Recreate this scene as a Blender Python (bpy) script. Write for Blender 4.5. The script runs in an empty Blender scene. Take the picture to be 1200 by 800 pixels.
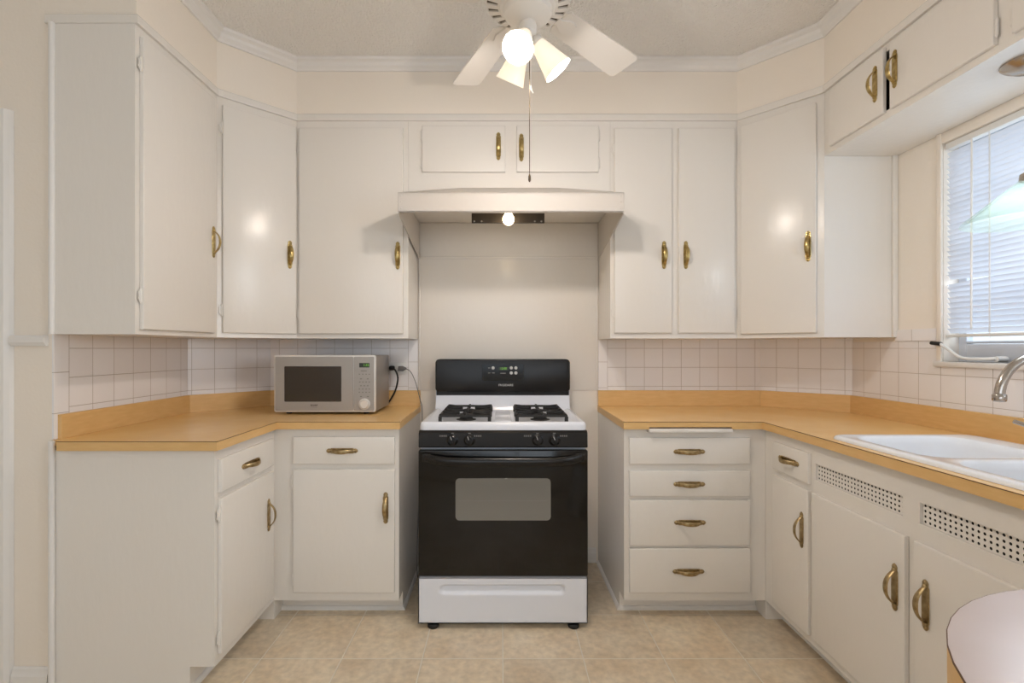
import bpy, bmesh, math, random
from mathutils import Vector, Matrix
random.seed(7)
R = math.radians
PI = math.pi
SC = bpy.context.scene
COL = SC.collection

# ------------------------------------------------------------------ materials
def lin(c):
    out = []
    for v in c:
        v = v / 255.0
        out.append(v / 12.92 if v <= 0.04045 else ((v + 0.055) / 1.055) ** 2.4)
    return (out[0], out[1], out[2], 1.0)

class NT:
    def __init__(s, name):
        s.m = bpy.data.materials.new(name); s.m.use_nodes = True
        s.t = s.m.node_tree; s.n = s.t.nodes; s.l = s.t.links
        s.b = s.n['Principled BSDF']; s.out = s.n['Material Output']
    def node(s, typ, **kw):
        nd = s.n.new(typ)
        for k, v in kw.items(): setattr(nd, k, v)
        return nd
    def link(s, a, b): s.l.new(a, b)

def mat(name, rgb, rough=0.5, metal=0.0, bump=None, var=None, spec=0.5, coat=0.0, emit=None):
    """plain procedural material: colour with optional noise variation and noise bump (scale, distance)"""
    k = NT(name); b = k.b
    b.inputs['Base Color'].default_value = lin(rgb)
    b.inputs['Roughness'].default_value = rough
    b.inputs['Metallic'].default_value = metal
    b.inputs['Specular IOR Level'].default_value = spec
    b.inputs['Coat Weight'].default_value = coat
    if emit:
        b.inputs['Emission Color'].default_value = lin(emit[0]); b.inputs['Emission Strength'].default_value = emit[1]
    if bump or var:
        tc = k.node('ShaderNodeTexCoord')
    if bump:
        nz = k.node('ShaderNodeTexNoise'); nz.inputs['Scale'].default_value = bump[0]
        nz.inputs['Detail'].default_value = 3
        bp = k.node('ShaderNodeBump'); bp.inputs['Distance'].default_value = bump[1]; bp.inputs['Strength'].default_value = 1.0
        if len(bump) > 2:
            mp = k.node('ShaderNodeMapping'); mp.inputs['Scale'].default_value = bump[2]
            k.link(tc.outputs['Object'], mp.inputs['Vector']); k.link(mp.outputs['Vector'], nz.inputs['Vector'])
        else:
            k.link(tc.outputs['Object'], nz.inputs['Vector'])
        k.link(nz.outputs['Fac'], bp.inputs['Height']); k.link(bp.outputs['Normal'], b.inputs['Normal'])
    if var:
        nz = k.node('ShaderNodeTexNoise'); nz.inputs['Scale'].default_value = var[0]; nz.inputs['Detail'].default_value = 4
        if len(var) > 2:
            mp = k.node('ShaderNodeMapping'); mp.inputs['Scale'].default_value = var[2]
            k.link(tc.outputs['Object'], mp.inputs['Vector']); k.link(mp.outputs['Vector'], nz.inputs['Vector'])
        else:
            k.link(tc.outputs['Object'], nz.inputs['Vector'])
        cr = k.node('ShaderNodeValToRGB')
        cr.color_ramp.elements[0].position = 0.3; cr.color_ramp.elements[1].position = 0.7
        cr.color_ramp.elements[0].color = lin(var[1]); cr.color_ramp.elements[1].color = lin(rgb)
        k.link(nz.outputs['Fac'], cr.inputs['Fac']); k.link(cr.outputs['Color'], b.inputs['Base Color'])
    return k.m

M = {}
M['cabinet'] = mat('cabinet_paint', (234, 229, 222), 0.24, bump=(28, 0.0007, (1.5, 1.5, 0.6)))
M['wall'] = mat('wall_paint', (242, 233, 221), 0.55, bump=(90, 0.0006))
M['trim'] = mat('trim_paint', (233, 230, 226), 0.35)
M['ceiling'] = mat('popcorn_ceiling', (246, 243, 238), 0.95, bump=(95, 0.014))
M['laminate'] = mat('laminate', (236, 196, 134), 0.24, var=(5, (230, 186, 120), (1, 1, 1)))
M['pale_laminate'] = mat('pale_laminate', (188, 170, 162), 0.28, var=(6, (182, 163, 154)))
M['edge'] = mat('laminate_edge', (228, 188, 128), 0.4, var=(14, (220, 178, 116), (1, 1, 6)))
M['seam'] = mat('seam_brown', (104, 70, 42), 0.6)
M['brass'] = mat('brass', (205, 184, 128), 0.28, 1.0, bump=(60, 0.001), var=(70, (160, 136, 84)))
M['aged_brass'] = mat('aged_brass', (190, 170, 130), 0.36, 1.0, bump=(60, 0.001), var=(60, (150, 128, 90)))
M['black'] = mat('black_enamel', (27, 25, 24), 0.26, spec=0.35)
M['black_glass'] = mat('black_glass', (11, 10, 10), 0.1)
M['oven_window'] = mat('oven_window_glass', (124, 121, 114), 0.2)
M['white_enamel'] = mat('white_enamel', (232, 235, 243), 0.15)
M['hood_enamel'] = mat('hood_enamel', (200, 194, 187), 0.5, spec=0.3)
M['iron'] = mat('cast_iron', (34, 32, 31), 0.6, bump=(200, 0.001))
M['dark'] = mat('cavity_shade', (24, 20, 17), 0.9)  # near-black colour stands in for shade inside the cabinets
M['grey_metal'] = mat('fan_plate_metal', (70, 66, 64), 0.5, 0.6)
M['screw'] = mat('screw_steel', (170, 168, 165), 0.35, 1.0)
M['nickel'] = mat('brushed_nickel', (186, 178, 170), 0.22, 1.0)
M['silver'] = mat('silver_plastic', (166, 161, 156), 0.38, 0.35)
M['silver_rim'] = mat('silver_rim', (222, 218, 213), 0.3, 0.2)
M['silver_dark'] = mat('silver_side', (150, 143, 136), 0.4, 0.3)
M['mw_window'] = mat('microwave_window', (54, 46, 38), 0.22)
M['display'] = mat('display_green', (60, 90, 40), 0.4, emit=((120, 190, 60), 0.7))
M['display_dark'] = mat('display_dark', (34, 40, 28), 0.3)
M['mark_grey'] = mat('printed_grey', (120, 116, 112), 0.5)
M['mark_dark'] = mat('printed_dark', (70, 64, 58), 0.5)
M['mark_white'] = mat('printed_white', (205, 203, 200), 0.5)
M['button'] = mat('button_grey', (196, 194, 190), 0.4)
M['rubber'] = mat('black_rubber', (24, 23, 23), 0.6)
M['grey_rubber'] = mat('grey_rubber', (112, 108, 106), 0.6)
M['white_plastic'] = mat('white_plastic', (232, 230, 226), 0.35)
M['fan_white'] = mat('fan_white', (236, 231, 224), 0.3)
M['chain'] = mat('bronze_chain', (96, 80, 62), 0.5, 0.6)
M['slot'] = mat('slot_shadow_brown', (104, 92, 78), 0.8)
M['porcelain'] = mat('sink_porcelain', (240, 243, 248), 0.12)
M['steel_frame'] = mat('window_steel_paint', (216, 221, 230), 0.4)

def mat_blind():
    k = NT('blind_slat'); b = k.b
    b.inputs['Base Color'].default_value = lin((236, 238, 242)); b.inputs['Roughness'].default_value = 0.45
    tr = k.node('ShaderNodeBsdfTranslucent'); tr.inputs['Color'].default_value = lin((232, 238, 250))
    mx = k.node('ShaderNodeMixShader'); mx.inputs['Fac'].default_value = 0.4
    k.link(b.outputs['BSDF'], mx.inputs[1]); k.link(tr.outputs['BSDF'], mx.inputs[2]); k.link(mx.outputs['Shader'], k.out.inputs['Surface'])
    return k.m
M['blind'] = mat_blind()

def mat_glass(name, rgb, rough, bump=None):
    k = NT(name); b = k.b
    b.inputs['Base Color'].default_value = lin(rgb); b.inputs['Roughness'].default_value = rough
    b.inputs['Transmission Weight'].default_value = 1.0; b.inputs['IOR'].default_value = 1.45
    return k.m
def mat_pane():
    k = NT('window_glass')
    tp = k.node('ShaderNodeBsdfTransparent'); tp.inputs['Color'].default_value = lin((244, 249, 250))
    gl = k.node('ShaderNodeBsdfGlossy'); gl.inputs['Roughness'].default_value = 0.02
    mx = k.node('ShaderNodeMixShader'); mx.inputs['Fac'].default_value = 0.06
    k.link(tp.outputs['BSDF'], mx.inputs[1]); k.link(gl.outputs['BSDF'], mx.inputs[2]); k.link(mx.outputs['Shader'], k.out.inputs['Surface'])
    return k.m
M['pane'] = mat_pane()

def mat_pendant():
    k = NT('ribbed_green_glass'); b = k.b
    b.inputs['Base Color'].default_value = lin((196, 212, 198)); b.inputs['Roughness'].default_value = 0.12
    tr = k.node('ShaderNodeBsdfTranslucent'); tr.inputs['Color'].default_value = lin((214, 236, 226))
    mx = k.node('ShaderNodeMixShader'); mx.inputs['Fac'].default_value = 0.0
    k.link(b.outputs['BSDF'], mx.inputs[1]); k.link(tr.outputs['BSDF'], mx.inputs[2])
    tp = k.node('ShaderNodeBsdfTransparent'); tp.inputs['Color'].default_value = lin((245, 249, 247))
    m2 = k.node('ShaderNodeMixShader'); m2.inputs['Fac'].default_value = 0.89
    k.link(mx.outputs['Shader'], m2.inputs[1]); k.link(tp.outputs['BSDF'], m2.inputs[2]); k.link(m2.outputs['Shader'], k.out.inputs['Surface'])
    return k.m
M['pendant_glass'] = mat_pendant()

def mat_shade():
    k = NT('frosted_lit_glass'); b = k.b
    b.inputs['Base Color'].default_value = lin((250, 246, 238)); b.inputs['Roughness'].default_value = 0.35
    b.inputs['Emission Color'].default_value = lin((255, 236, 208)); b.inputs['Emission Strength'].default_value = 0.3
    tr = k.node('ShaderNodeBsdfTranslucent'); tr.inputs['Color'].default_value = lin((255, 250, 240))
    mx = k.node('ShaderNodeMixShader'); mx.inputs['Fac'].default_value = 0.03
    k.link(b.outputs['BSDF'], mx.inputs[1]); k.link(tr.outputs['BSDF'], mx.inputs[2]); k.link(mx.outputs['Shader'], k.out.inputs['Surface'])
    return k.m
M['shade'] = mat_shade()
M['bulb'] = mat('lit_bulb', (255, 244, 225), 0.4, emit=((255, 226, 186), 25.0))
M['cool_bulb'] = mat('lit_cool_bulb', (250, 252, 255), 0.4, emit=((225, 238, 255), 5.0))
M['hood_bulb'] = mat('lit_hood_bulb', (255, 240, 215), 0.4, emit=((255, 222, 170), 9.0))

def mat_tile(name='wall_tile', bw=0.1087, rh=0.1118):
    k = NT(name); b = k.b
    uv = k.node('ShaderNodeUVMap'); uv.uv_map = 'UVMap'
    br = k.node('ShaderNodeTexBrick'); br.offset = 0.0; br.squash = 1.0
    br.inputs['Scale'].default_value = 1.0
    br.inputs['Mortar Size'].default_value = 0.0011; br.inputs['Mortar Smooth'].default_value = 0.3
    br.inputs['Brick Width'].default_value = bw; br.inputs['Row Height'].default_value = rh
    br.inputs['Color1'].default_value = lin((244, 241, 241)); br.inputs['Color2'].default_value = lin((240, 236, 235))
    br.inputs['Mortar'].default_value = lin((188, 177, 166))
    k.link(uv.outputs['UV'], br.inputs['Vector']); k.link(br.outputs['Color'], b.inputs['Base Color'])
    bp = k.node('ShaderNodeBump'); bp.inputs['Distance'].default_value = 0.0012; bp.invert = True
    k.link(br.outputs['Fac'], bp.inputs['Height']); k.link(bp.outputs['Normal'], b.inputs['Normal'])
    b.inputs['Roughness'].default_value = 0.2
    return k.m
M['tile'] = mat_tile()
M['bullnose'] = mat_tile('bullnose_tile', 0.152, 0.152)

def mat_floor():
    k = NT('floor_tile'); b = k.b
    tc = k.node('ShaderNodeTexCoord'); mp = k.node('ShaderNodeMapping')
    mp.inputs['Location'].default_value = (-0.008, 0.571 - 0.327, 0)
    k.link(tc.outputs['Object'], mp.inputs['Vector'])
    br = k.node('ShaderNodeTexBrick'); br.offset = 0.0
    br.inputs['Scale'].default_value = 1.0; br.inputs['Brick Width'].default_value = 0.327; br.inputs['Row Height'].default_value = 0.327
    br.inputs['Mortar Size'].default_value = 0.0032; br.inputs['Mortar Smooth'].default_value = 0.4
    br.inputs['Color1'].default_value = (0, 0, 0, 1); br.inputs['Color2'].default_value = (1, 1, 1, 1); br.inputs['Mortar'].default_value = (0.5, 0.5, 0.5, 1)
    k.link(mp.outputs['Vector'], br.inputs['Vector'])
    n1 = k.node('ShaderNodeTexNoise'); n1.inputs['Scale'].default_value = 5; n1.inputs['Detail'].default_value = 6; n1.inputs['Roughness'].default_value = 0.62
    n2 = k.node('ShaderNodeTexNoise'); n2.inputs['Scale'].default_value = 34; n2.inputs['Detail'].default_value = 5
    k.link(tc.outputs['Object'], n1.inputs['Vector']); k.link(tc.outputs['Object'], n2.inputs['Vector'])
    r1 = k.node('ShaderNodeValToRGB'); e = r1.color_ramp.elements
    e[0].position = 0.32; e[0].color = lin((215, 196, 168)); e[1].position = 0.7; e[1].color = lin((232, 221, 200))
    k.link(n1.outputs['Fac'], r1.inputs['Fac'])
    r2 = k.node('ShaderNodeValToRGB'); e = r2.color_ramp.elements
    e[0].position = 0.3; e[0].color = (0.82, 0.81, 0.8, 1); e[1].position = 0.7; e[1].color = (1.06, 1.05, 1.04, 1)
    k.link(n2.outputs['Fac'], r2.inputs['Fac'])
    mu = k.node('ShaderNodeMix', data_type='RGBA', blend_type='MULTIPLY'); mu.inputs[0].default_value = 1
    k.link(r1.outputs['Color'], mu.inputs[6]); k.link(r2.outputs['Color'], mu.inputs[7])
    r3 = k.node('ShaderNodeValToRGB'); e = r3.color_ramp.elements
    e[0].color = (0.9, 0.89, 0.88, 1); e[1].color = (1.06, 1.05, 1.03, 1)
    k.link(br.outputs['Color'], r3.inputs['Fac'])
    mu2 = k.node('ShaderNodeMix', data_type='RGBA', blend_type='MULTIPLY'); mu2.inputs[0].default_value = 1
    k.link(mu.outputs[2], mu2.inputs[6]); k.link(r3.outputs['Color'], mu2.inputs[7])
    mg = k.node('ShaderNodeMix', data_type='RGBA'); mg.inputs[7].default_value = lin((232, 224, 208))
    k.link(br.outputs['Fac'], mg.inputs[0]); k.link(mu2.outputs[2], mg.inputs[6]); k.link(mg.outputs[2], b.inputs['Base Color'])
    bp = k.node('ShaderNodeBump'); bp.inputs['Distance'].default_value = 0.0015; bp.invert = True
    k.link(br.outputs['Fac'], bp.inputs['Height']); k.link(bp.outputs['Normal'], b.inputs['Normal'])
    b.inputs['Roughness'].default_value = 0.42
    return k.m
M['floor'] = mat_floor()

# ------------------------------------------------------------------ mesh helpers
def bm_new(): return bmesh.new()

def box(bm, x0, x1, y0, y1, z0, z1, bevel=0.0, seg=2, mi=0, only=None):
    vs = [bm.verts.new(p) for p in ((x0,y0,z0),(x1,y0,z0),(x1,y1,z0),(x0,y1,z0),(x0,y0,z1),(x1,y0,z1),(x1,y1,z1),(x0,y1,z1))]
    fs = [bm.faces.new([vs[i] for i in q]) for q in ((0,3,2,1),(4,5,6,7),(0,1,5,4),(1,2,6,5),(2,3,7,6),(3,0,4,7))]
    for f in fs: f.material_index = mi
    if bevel > 0:
        es = list({e for f in fs for e in f.edges})
        if only: es = [e for e in es if only(e)]
        r = bmesh.ops.bevel(bm, geom=es, offset=bevel, segments=seg, profile=0.5, affect='EDGES')
        for f in r['faces']: f.material_index = mi
    return vs

def prism(bm, pts, z0, z1, axis='z', mi=0, bevel=0.0, seg=2):
    """polygon extruded: axis z -> pts are (x,y); axis x -> pts are (y,z) extruded over x; axis y -> pts (x,z) over y"""
    def P(a, b, c):
        return {'z': (a, b, c), 'x': (c, a, b), 'y': (a, c, b)}[axis]
    lo = [bm.verts.new(P(a, b, z0)) for a, b in pts]; hi = [bm.verts.new(P(a, b, z1)) for a, b in pts]
    n = len(pts); fs = [bm.faces.new(lo[::-1]), bm.faces.new(hi)]
    for i in range(n): fs.append(bm.faces.new((lo[i], lo[(i+1) % n], hi[(i+1) % n], hi[i])))
    bmesh.ops.recalc_face_normals(bm, faces=fs)
    for f in fs: f.material_index = mi
    if bevel > 0:
        es = list({e for f in fs[:2] for e in f.edges})
        r = bmesh.ops.bevel(bm, geom=es, offset=bevel, segments=seg, profile=0.5, affect='EDGES')
        for f in r['faces']: f.material_index = mi
    return fs

def lathe(bm, prof, segs=32, c=(0, 0, 0), T=None, mi=0, close=False, cap0=False, cap1=False):
    """prof = [(r, z)...] spun about z; T optional 4x4"""
    T = T or Matrix.Translation(c)
    rings = []
    for r, z in prof:
        rings.append([bm.verts.new(T @ Vector((r*math.cos(2*PI*i/segs), r*math.sin(2*PI*i/segs), z))) for i in range(segs)])
    fs = []
    pairs = list(zip(rings[:-1], rings[1:]))
    if close: pairs.append((rings[-1], rings[0]))
    for a, b in pairs:
        for i in range(segs):
            j = (i+1) % segs
            fs.append(bm.faces.new((a[i], a[j], b[j], b[i])))
    if cap0: fs.append(bm.faces.new(rings[0][::-1]))
    if cap1: fs.append(bm.faces.new(rings[-1]))
    for f in fs: f.material_index = mi; f.smooth = True
    return fs

def tube(bm, pts, rad, segs=10, mi=0, cap=True, ry=None):
    """swept circle; rad may be a list"""
    P = [Vector(p) for p in pts]; n = len(P)
    if not isinstance(rad, (list, tuple)): rad = [rad]*n
    t0 = (P[1]-P[0]).normalized()
    up = Vector((0, 0, 1)) if abs(t0.z) < 0.9 else Vector((1, 0, 0))
    nrm = (up - t0*up.dot(t0)).normalized()
    rings = []
    for i in range(n):
        t = (P[min(i+1, n-1)] - P[max(i-1, 0)]).normalized()
        nrm = (nrm - t*nrm.dot(t)).normalized(); bi = t.cross(nrm)
        rings.append([bm.verts.new(P[i] + (nrm*math.cos(2*PI*k/segs) + bi*math.sin(2*PI*k/segs))*rad[i]) for k in range(segs)])
    fs = []
    for a, b in zip(rings[:-1], rings[1:]):
        for k in range(segs):
            j = (k+1) % segs
            fs.append(bm.faces.new((a[k], a[j], b[j], b[k])))
    if cap: fs += [bm.faces.new(rings[0][::-1]), bm.faces.new(rings[-1])]
    for f in fs: f.smooth = True; f.material_index = mi
    return fs

def spline(pts, n=8):
    P = [Vector(p) for p in pts]; out = []
    P = [2*P[0]-P[1]] + P + [2*P[-1]-P[-2]]
    for i in range(1, len(P)-2):
        a, b, c, d = P[i-1:i+3]
        for k in range(n):
            t = k/n
            out.append(0.5*((2*b) + (c-a)*t + (2*a-5*b+4*c-d)*t*t + (3*b-a-3*c+d)*t**3))
    out.append(P[-2]); return out

def sphere(bm, c, r, segs=14, rings=9, sc=(1, 1, 1), mi=0):
    prof = [(r*math.sin(PI*i/rings), -r*math.cos(PI*i/rings)) for i in range(rings+1)]
    prof[0] = (r*0.02, -r); prof[-1] = (r*0.02, r)
    T = Matrix.Translation(c) @ Matrix.Diagonal((*sc, 1))
    return lathe(bm, prof, segs, T=T, mi=mi, cap0=True, cap1=True)

def rrect(x0, x1, y0, y1, r, n=6):
    pts = []
    for cx, cy, a0 in ((x1-r, y1-r, 0), (x0+r, y1-r, 90), (x0+r, y0+r, 180), (x1-r, y0+r, 270)):
        for i in range(n+1):
            a = R(a0 + 90*i/n); pts.append((cx + r*math.cos(a), cy + r*math.sin(a)))
    return pts

def finish(bm, name, mats, smooth=None):
    me = bpy.data.meshes.new(name)
    if smooth is not None:
        for f in bm.faces: f.smooth = True
        lim = math.cos(R(smooth))
        for e in bm.edges:
            if len(e.link_faces) == 2 and e.link_faces[0].normal.length and e.link_faces[0].normal.dot(e.link_faces[1].normal) < lim: e.smooth = False
    bm.to_mesh(me); bm.free()
    for m in (mats if isinstance(mats, (list, tuple)) else [mats]): me.materials.append(M[m])
    return me

def obj(name, bm, mats, parent=None, smooth=30, T=None):
    bm.normal_update()
    me = bm if isinstance(bm, bpy.types.Mesh) else finish(bm, name, mats, smooth)
    o = bpy.data.objects.new(name, me); COL.objects.link(o)
    if parent: o.parent = parent
    if T: o.matrix_local = T
    return o

def part(name, me, parent, loc=(0, 0, 0), rot=(0, 0, 0)):
    o = bpy.data.objects.new(name, me); COL.objects.link(o)
    o.parent = parent; o.location = loc; o.rotation_euler = rot
    return o

def thing(name, label, cat, loc=(0, 0, 0), rz=0, group=None):
    o = bpy.data.objects.new(name, None); COL.objects.link(o)
    o.location = loc; o.rotation_euler = (0, 0, rz); o.empty_display_size = 0.05
    return tag(o, label, cat, group)

def tag(o, label, cat, group=None):
    o['label'] = label; o['category'] = cat
    if group: o['group'] = group
    return o

def struct(name, bm, m, parent=None, smooth=30):
    o = obj(name, bm, m, parent, smooth)
    if not parent: o['kind'] = 'structure'
    return o

def text_part(name, body, size, parent, m, loc, rot, bold=0.0, align='CENTER'):
    cu = bpy.data.curves.new('tmp', 'FONT'); cu.body = body; cu.size = size; cu.align_x = align; cu.align_y = 'CENTER'
    cu.extrude = 0.0004; cu.offset = bold
    to = bpy.data.objects.new('tmp', cu); COL.objects.link(to)
    dg = bpy.context.evaluated_depsgraph_get(); dg.update()
    me = bpy.data.meshes.new_from_object(to.evaluated_get(dg)); me.name = name
    bpy.data.objects.remove(to); bpy.data.curves.remove(cu)
    me.materials.clear(); me.materials.append(M[m])
    return part(name, me, parent, loc, rot)

# ------------------------------------------------------------------ main dimensions (metres, back wall y = 0)
CAMD, CAMZ = 2.877, 1.26
XL, XR = -1.66, 1.855            # left / right wall faces
CT, CTB = 0.9225, 0.8875         # countertop top / underside of edge band
UB, UT = 1.312, 2.456            # upper cabinets bottom / top
CEIL = 2.775
YR = -1.075                      # left return wall plane
WY0, WY1, WZ0, WZ1 = -0.835, -2.12, 1.205, 2.115   # window opening

# ------------------------------------------------------------------ room shell
bm = bm_new(); box(bm, -3.02, 2.0, -4.6, 0.12, -0.06, 0.0); struct('floor', bm, 'floor')
bm = bm_new(); box(bm, -3.02, 2.0, -4.6, 0.12, CEIL, CEIL+0.06); struct('ceiling', bm, 'ceiling')
bm = bm_new()
box(bm, XL-0.12, XR+0.12, 0.0, 0.12, 0, CEIL)
prism(bm, [(XL, 0.0), (XL, -0.30), (-1.36, 0.0)], 0, CEIL)
prism(bm, [(XR, 0.0), (1.53, 0.0), (XR, -0.31)], 0, CEIL)
struct('wall_back', bm, 'wall')
bm = bm_new()
prism(bm, [(XL, 0.0), (XL, YR), (-1.862, YR), (-1.862, YR+0.12), (XL-0.12, YR+0.12), (XL-0.12, 0.0)], 0, CEIL)
box(bm, -2.66, -1.862, YR, YR+0.12, 2.08, CEIL)
box(bm, -2.9, -2.66, YR, YR+0.12, 0, CEIL)
box(bm, -3.02, -2.9, -4.6, YR+0.12, 0, CEIL)
struct('wall_left', bm, 'wall')
bm = bm_new()
XO = XR+0.12; W3A, W3B = -2.42, -3.5
box(bm, XR, XO, WY0, 0.0, 0, CEIL)
box(bm, XR, XO, W3B, WY1, 0, 1.1); box(bm, XR, XO, W3B, WY1, 2.1, CEIL); box(bm, XR, XO, W3A, WY1, 1.1, 2.1); box(bm, XR, XO, -4.6, W3B, 0, CEIL)
box(bm, XR, XO, WY1, WY0, 0, WZ0)
box(bm, XR, XO, WY1, WY0, WZ1, CEIL)
struct('wall_right', bm, 'wall')
bm = bm_new()                                   # wall behind the camera; its wide window is added for fill light
box(bm, -3.02, -2.1, -4.72, -4.6, 0, CEIL); box(bm, 1.2, 2.0, -4.72, -4.6, 0, CEIL)
box(bm, -2.1, 1.2, -4.72, -4.6, 0, 0.85); box(bm, -2.1, 1.2, -4.72, -4.6, 2.2, CEIL)
struct('wall_front', bm, 'wall')
bm = bm_new()
for x in (-2.1, -1.02, 0.06, 1.14): box(bm, x, x+0.06, -4.68, -4.63, 0.85, 2.2, 0.004)
for z in (0.85, 2.14): box(bm, -2.04, 1.14, -4.68, -4.63, z, z+0.06, 0.004)
struct('added_window_2', bm, 'trim')  # unseen window, added to let fill light in from behind
bm = bm_new(); box(bm, -2.08, 1.18, -4.658, -4.653, 0.87, 2.18); obj('pane', bm, 'pane', bpy.data.objects['added_window_2'])
bm = bm_new()
for y in (W3B, (W3A+W3B)/2-0.02, W3A-0.04): box(bm, XR+0.05, XR+0.09, y, y+0.04, 1.1, 2.1, 0.003)
for z in (1.1, 2.06): box(bm, XR+0.05, XR+0.09, W3B+0.04, W3A-0.04, z, z+0.04, 0.003)
box(bm, XR-0.018, XR+0.05, W3B-0.03, W3A+0.03, 1.078, 1.1, 0.003)
struct('added_window_3', bm, 'trim')  # unseen window, added to light the left side of the room
bm = bm_new(); box(bm, XR+0.068, XR+0.072, W3B+0.02, W3A-0.02, 1.12, 2.08); obj('pane', bm, 'pane', bpy.data.objects['added_window_3'])

# soffit above the upper cabinets: same plan as cabinet fronts
FX, RX, FY = -1.347, 1.516, -0.31
soff = [(XL, YR), (FX, YR), (FX, -0.566), (-1.075, FY), (1.2455, FY), (RX, -0.593), (RX, -4.6), (XR, -4.6), (XR, 0), (XL, 0)]
bm = bm_new()
prism(bm, [(XL, 0), (XL, YR), (FX, YR), (FX, -0.566), (-1.075, FY), (1.2455, FY), (RX, -0.593), (RX, -4.6), (XR, -4.6), (XR, 0)], UT, CEIL)
struct('wall_soffit', bm, 'wall')

def path_strip(bm, path, prof, closed=False):
    """sweep profile (out, z) along a plan path; 'out' is to the right-hand side of travel"""
    n = len(path); rows = []
    for i in range(n):
        p = Vector(path[i])
        d0 = (Vector(path[i]) - Vector(path[i-1])).normalized() if i > 0 else None
        d1 = (Vector(path[i+1]) - Vector(path[i])).normalized() if i < n-1 else None
        d0 = d0 or d1; d1 = d1 or d0
        n0 = Vector((d0.y, -d0.x)); n1 = Vector((d1.y, -d1.x))
        b = (n0+n1).normalized(); k = 1/max(0.3, b.dot(n0))
        rows.append([bm.verts.new((p.x+b.x*k*o, p.y+b.y*k*o, z)) for o, z in prof])
    m = len(prof)
    fs = []
    for a, b in zip(rows[:-1], rows[1:]):
        for j in range(m):
            fs.append(bm.faces.new((a[j], b[j], b[(j+1) % m], a[(j+1) % m])))
    fs += [bm.faces.new(rows[0]), bm.faces.new(rows[-1][::-1])]
    bmesh.ops.recalc_face_normals(bm, faces=fs)

front = [(XL-0.018, YR), (FX, YR), (FX, -0.566), (-1.075, FY), (1.2455, FY), (RX, -0.593), (RX, -4.58)]
bm = bm_new()
c0 = CEIL-0.001
path_strip(bm, [(-2.9, YR), (FX, YR)] + front[2:],
           [(0.0005, c0-0.058), (0.009, c0-0.058), (0.012, c0-0.048), (0.022, c0-0.036), (0.027, c0-0.022), (0.040, c0-0.012), (0.044, c0), (0.0005, c0)])
struct('trim_1', bm, 'trim', smooth=15)         # crown moulding
bm = bm_new()
path_strip(bm, front, [(0.0005, UT), (0.012, UT), (0.013, UT+0.004), (0.011, UT+0.030), (0.006, UT+0.036), (0.0005, UT+0.036)])
struct('trim_2', bm, 'cabinet', smooth=15)         # flat moulding at the foot of the soffit
bm = bm_new()                                   # chair rail on the left return wall
prism(bm, [(YR-0.0005, 1.268), (YR-0.012, 1.268), (YR-0.020, 1.282), (YR-0.020, 1.302), (YR-0.014, 1.308), (YR-0.0005, 1.308)], -1.80, -1.672, 'x')
struct('trim_3', bm, 'trim', smooth=15)
bm = bm_new()                                   # door casing
prof = [(-1.862, YR-0.0005), (-1.862, YR-0.022), (-1.852, YR-0.026), (-1.818, YR-0.022), (-1.806, YR-0.012), (-1.800, YR-0.0005)]
prism(bm, prof, 0.0, 2.137)
box(bm, -2.72, -1.862, YR-0.022, YR-0.0005, 2.08, 2.137, 0.004)
prism(bm, [(-2.66-(p[0]+1.862), p[1]) for p in prof][::-1], 0.0, 2.137)
struct('trim_4', bm, 'trim', smooth=20)
dr = bpy.data.objects.new('door_1', None); COL.objects.link(dr); dr.location = (-2.26, YR+0.05, 0); dr['kind'] = 'structure'
bm = bm_new(); box(bm, -0.392, 0.392, -0.018, 0.018, 0.008, 2.07, 0.003)
for z0, z1 in ((0.2, 0.95), (1.1, 1.92)):
    for x0, x1 in ((-0.3, -0.05), (0.05, 0.3)): box(bm, x0, x1, -0.023, -0.017, z0, z1, 0.004)
obj('panel', bm, 'trim', dr)
bm = bm_new(); lathe(bm, [(0.026, 0), (0.026, 0.006), (0.01, 0.01), (0.01, 0.03), (0.024, 0.036), (0.029, 0.05), (0.02, 0.062), (0.004, 0.065)], 20,
    T=Matrix.Translation((0.33, -0.018, 0.95)) @ Matrix.Rotation(R(90), 4, 'X'), cap0=True, cap1=True)
obj('door_knob', bm, 'brass', dr)

def base_prof(y, s=-1):
    return [(y, 0.0), (y+s*0.014, 0.0), (y+s*0.014, 0.055), (y+s*0.009, 0.066), (y+s*0.007, 0.078), (y+s*0.002, 0.085), (y, 0.085)]
bm = bm_new(); prism(bm, base_prof(YR-0.0005), -1.80, XL-0.006, 'x'); struct('baseboard_left', bm, 'trim', smooth=15)
bm = bm_new(); prism(bm, base_prof(-0.0005), -0.472, 0.562, 'x'); struct('baseboard_back', bm, 'trim', smooth=15)

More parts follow.
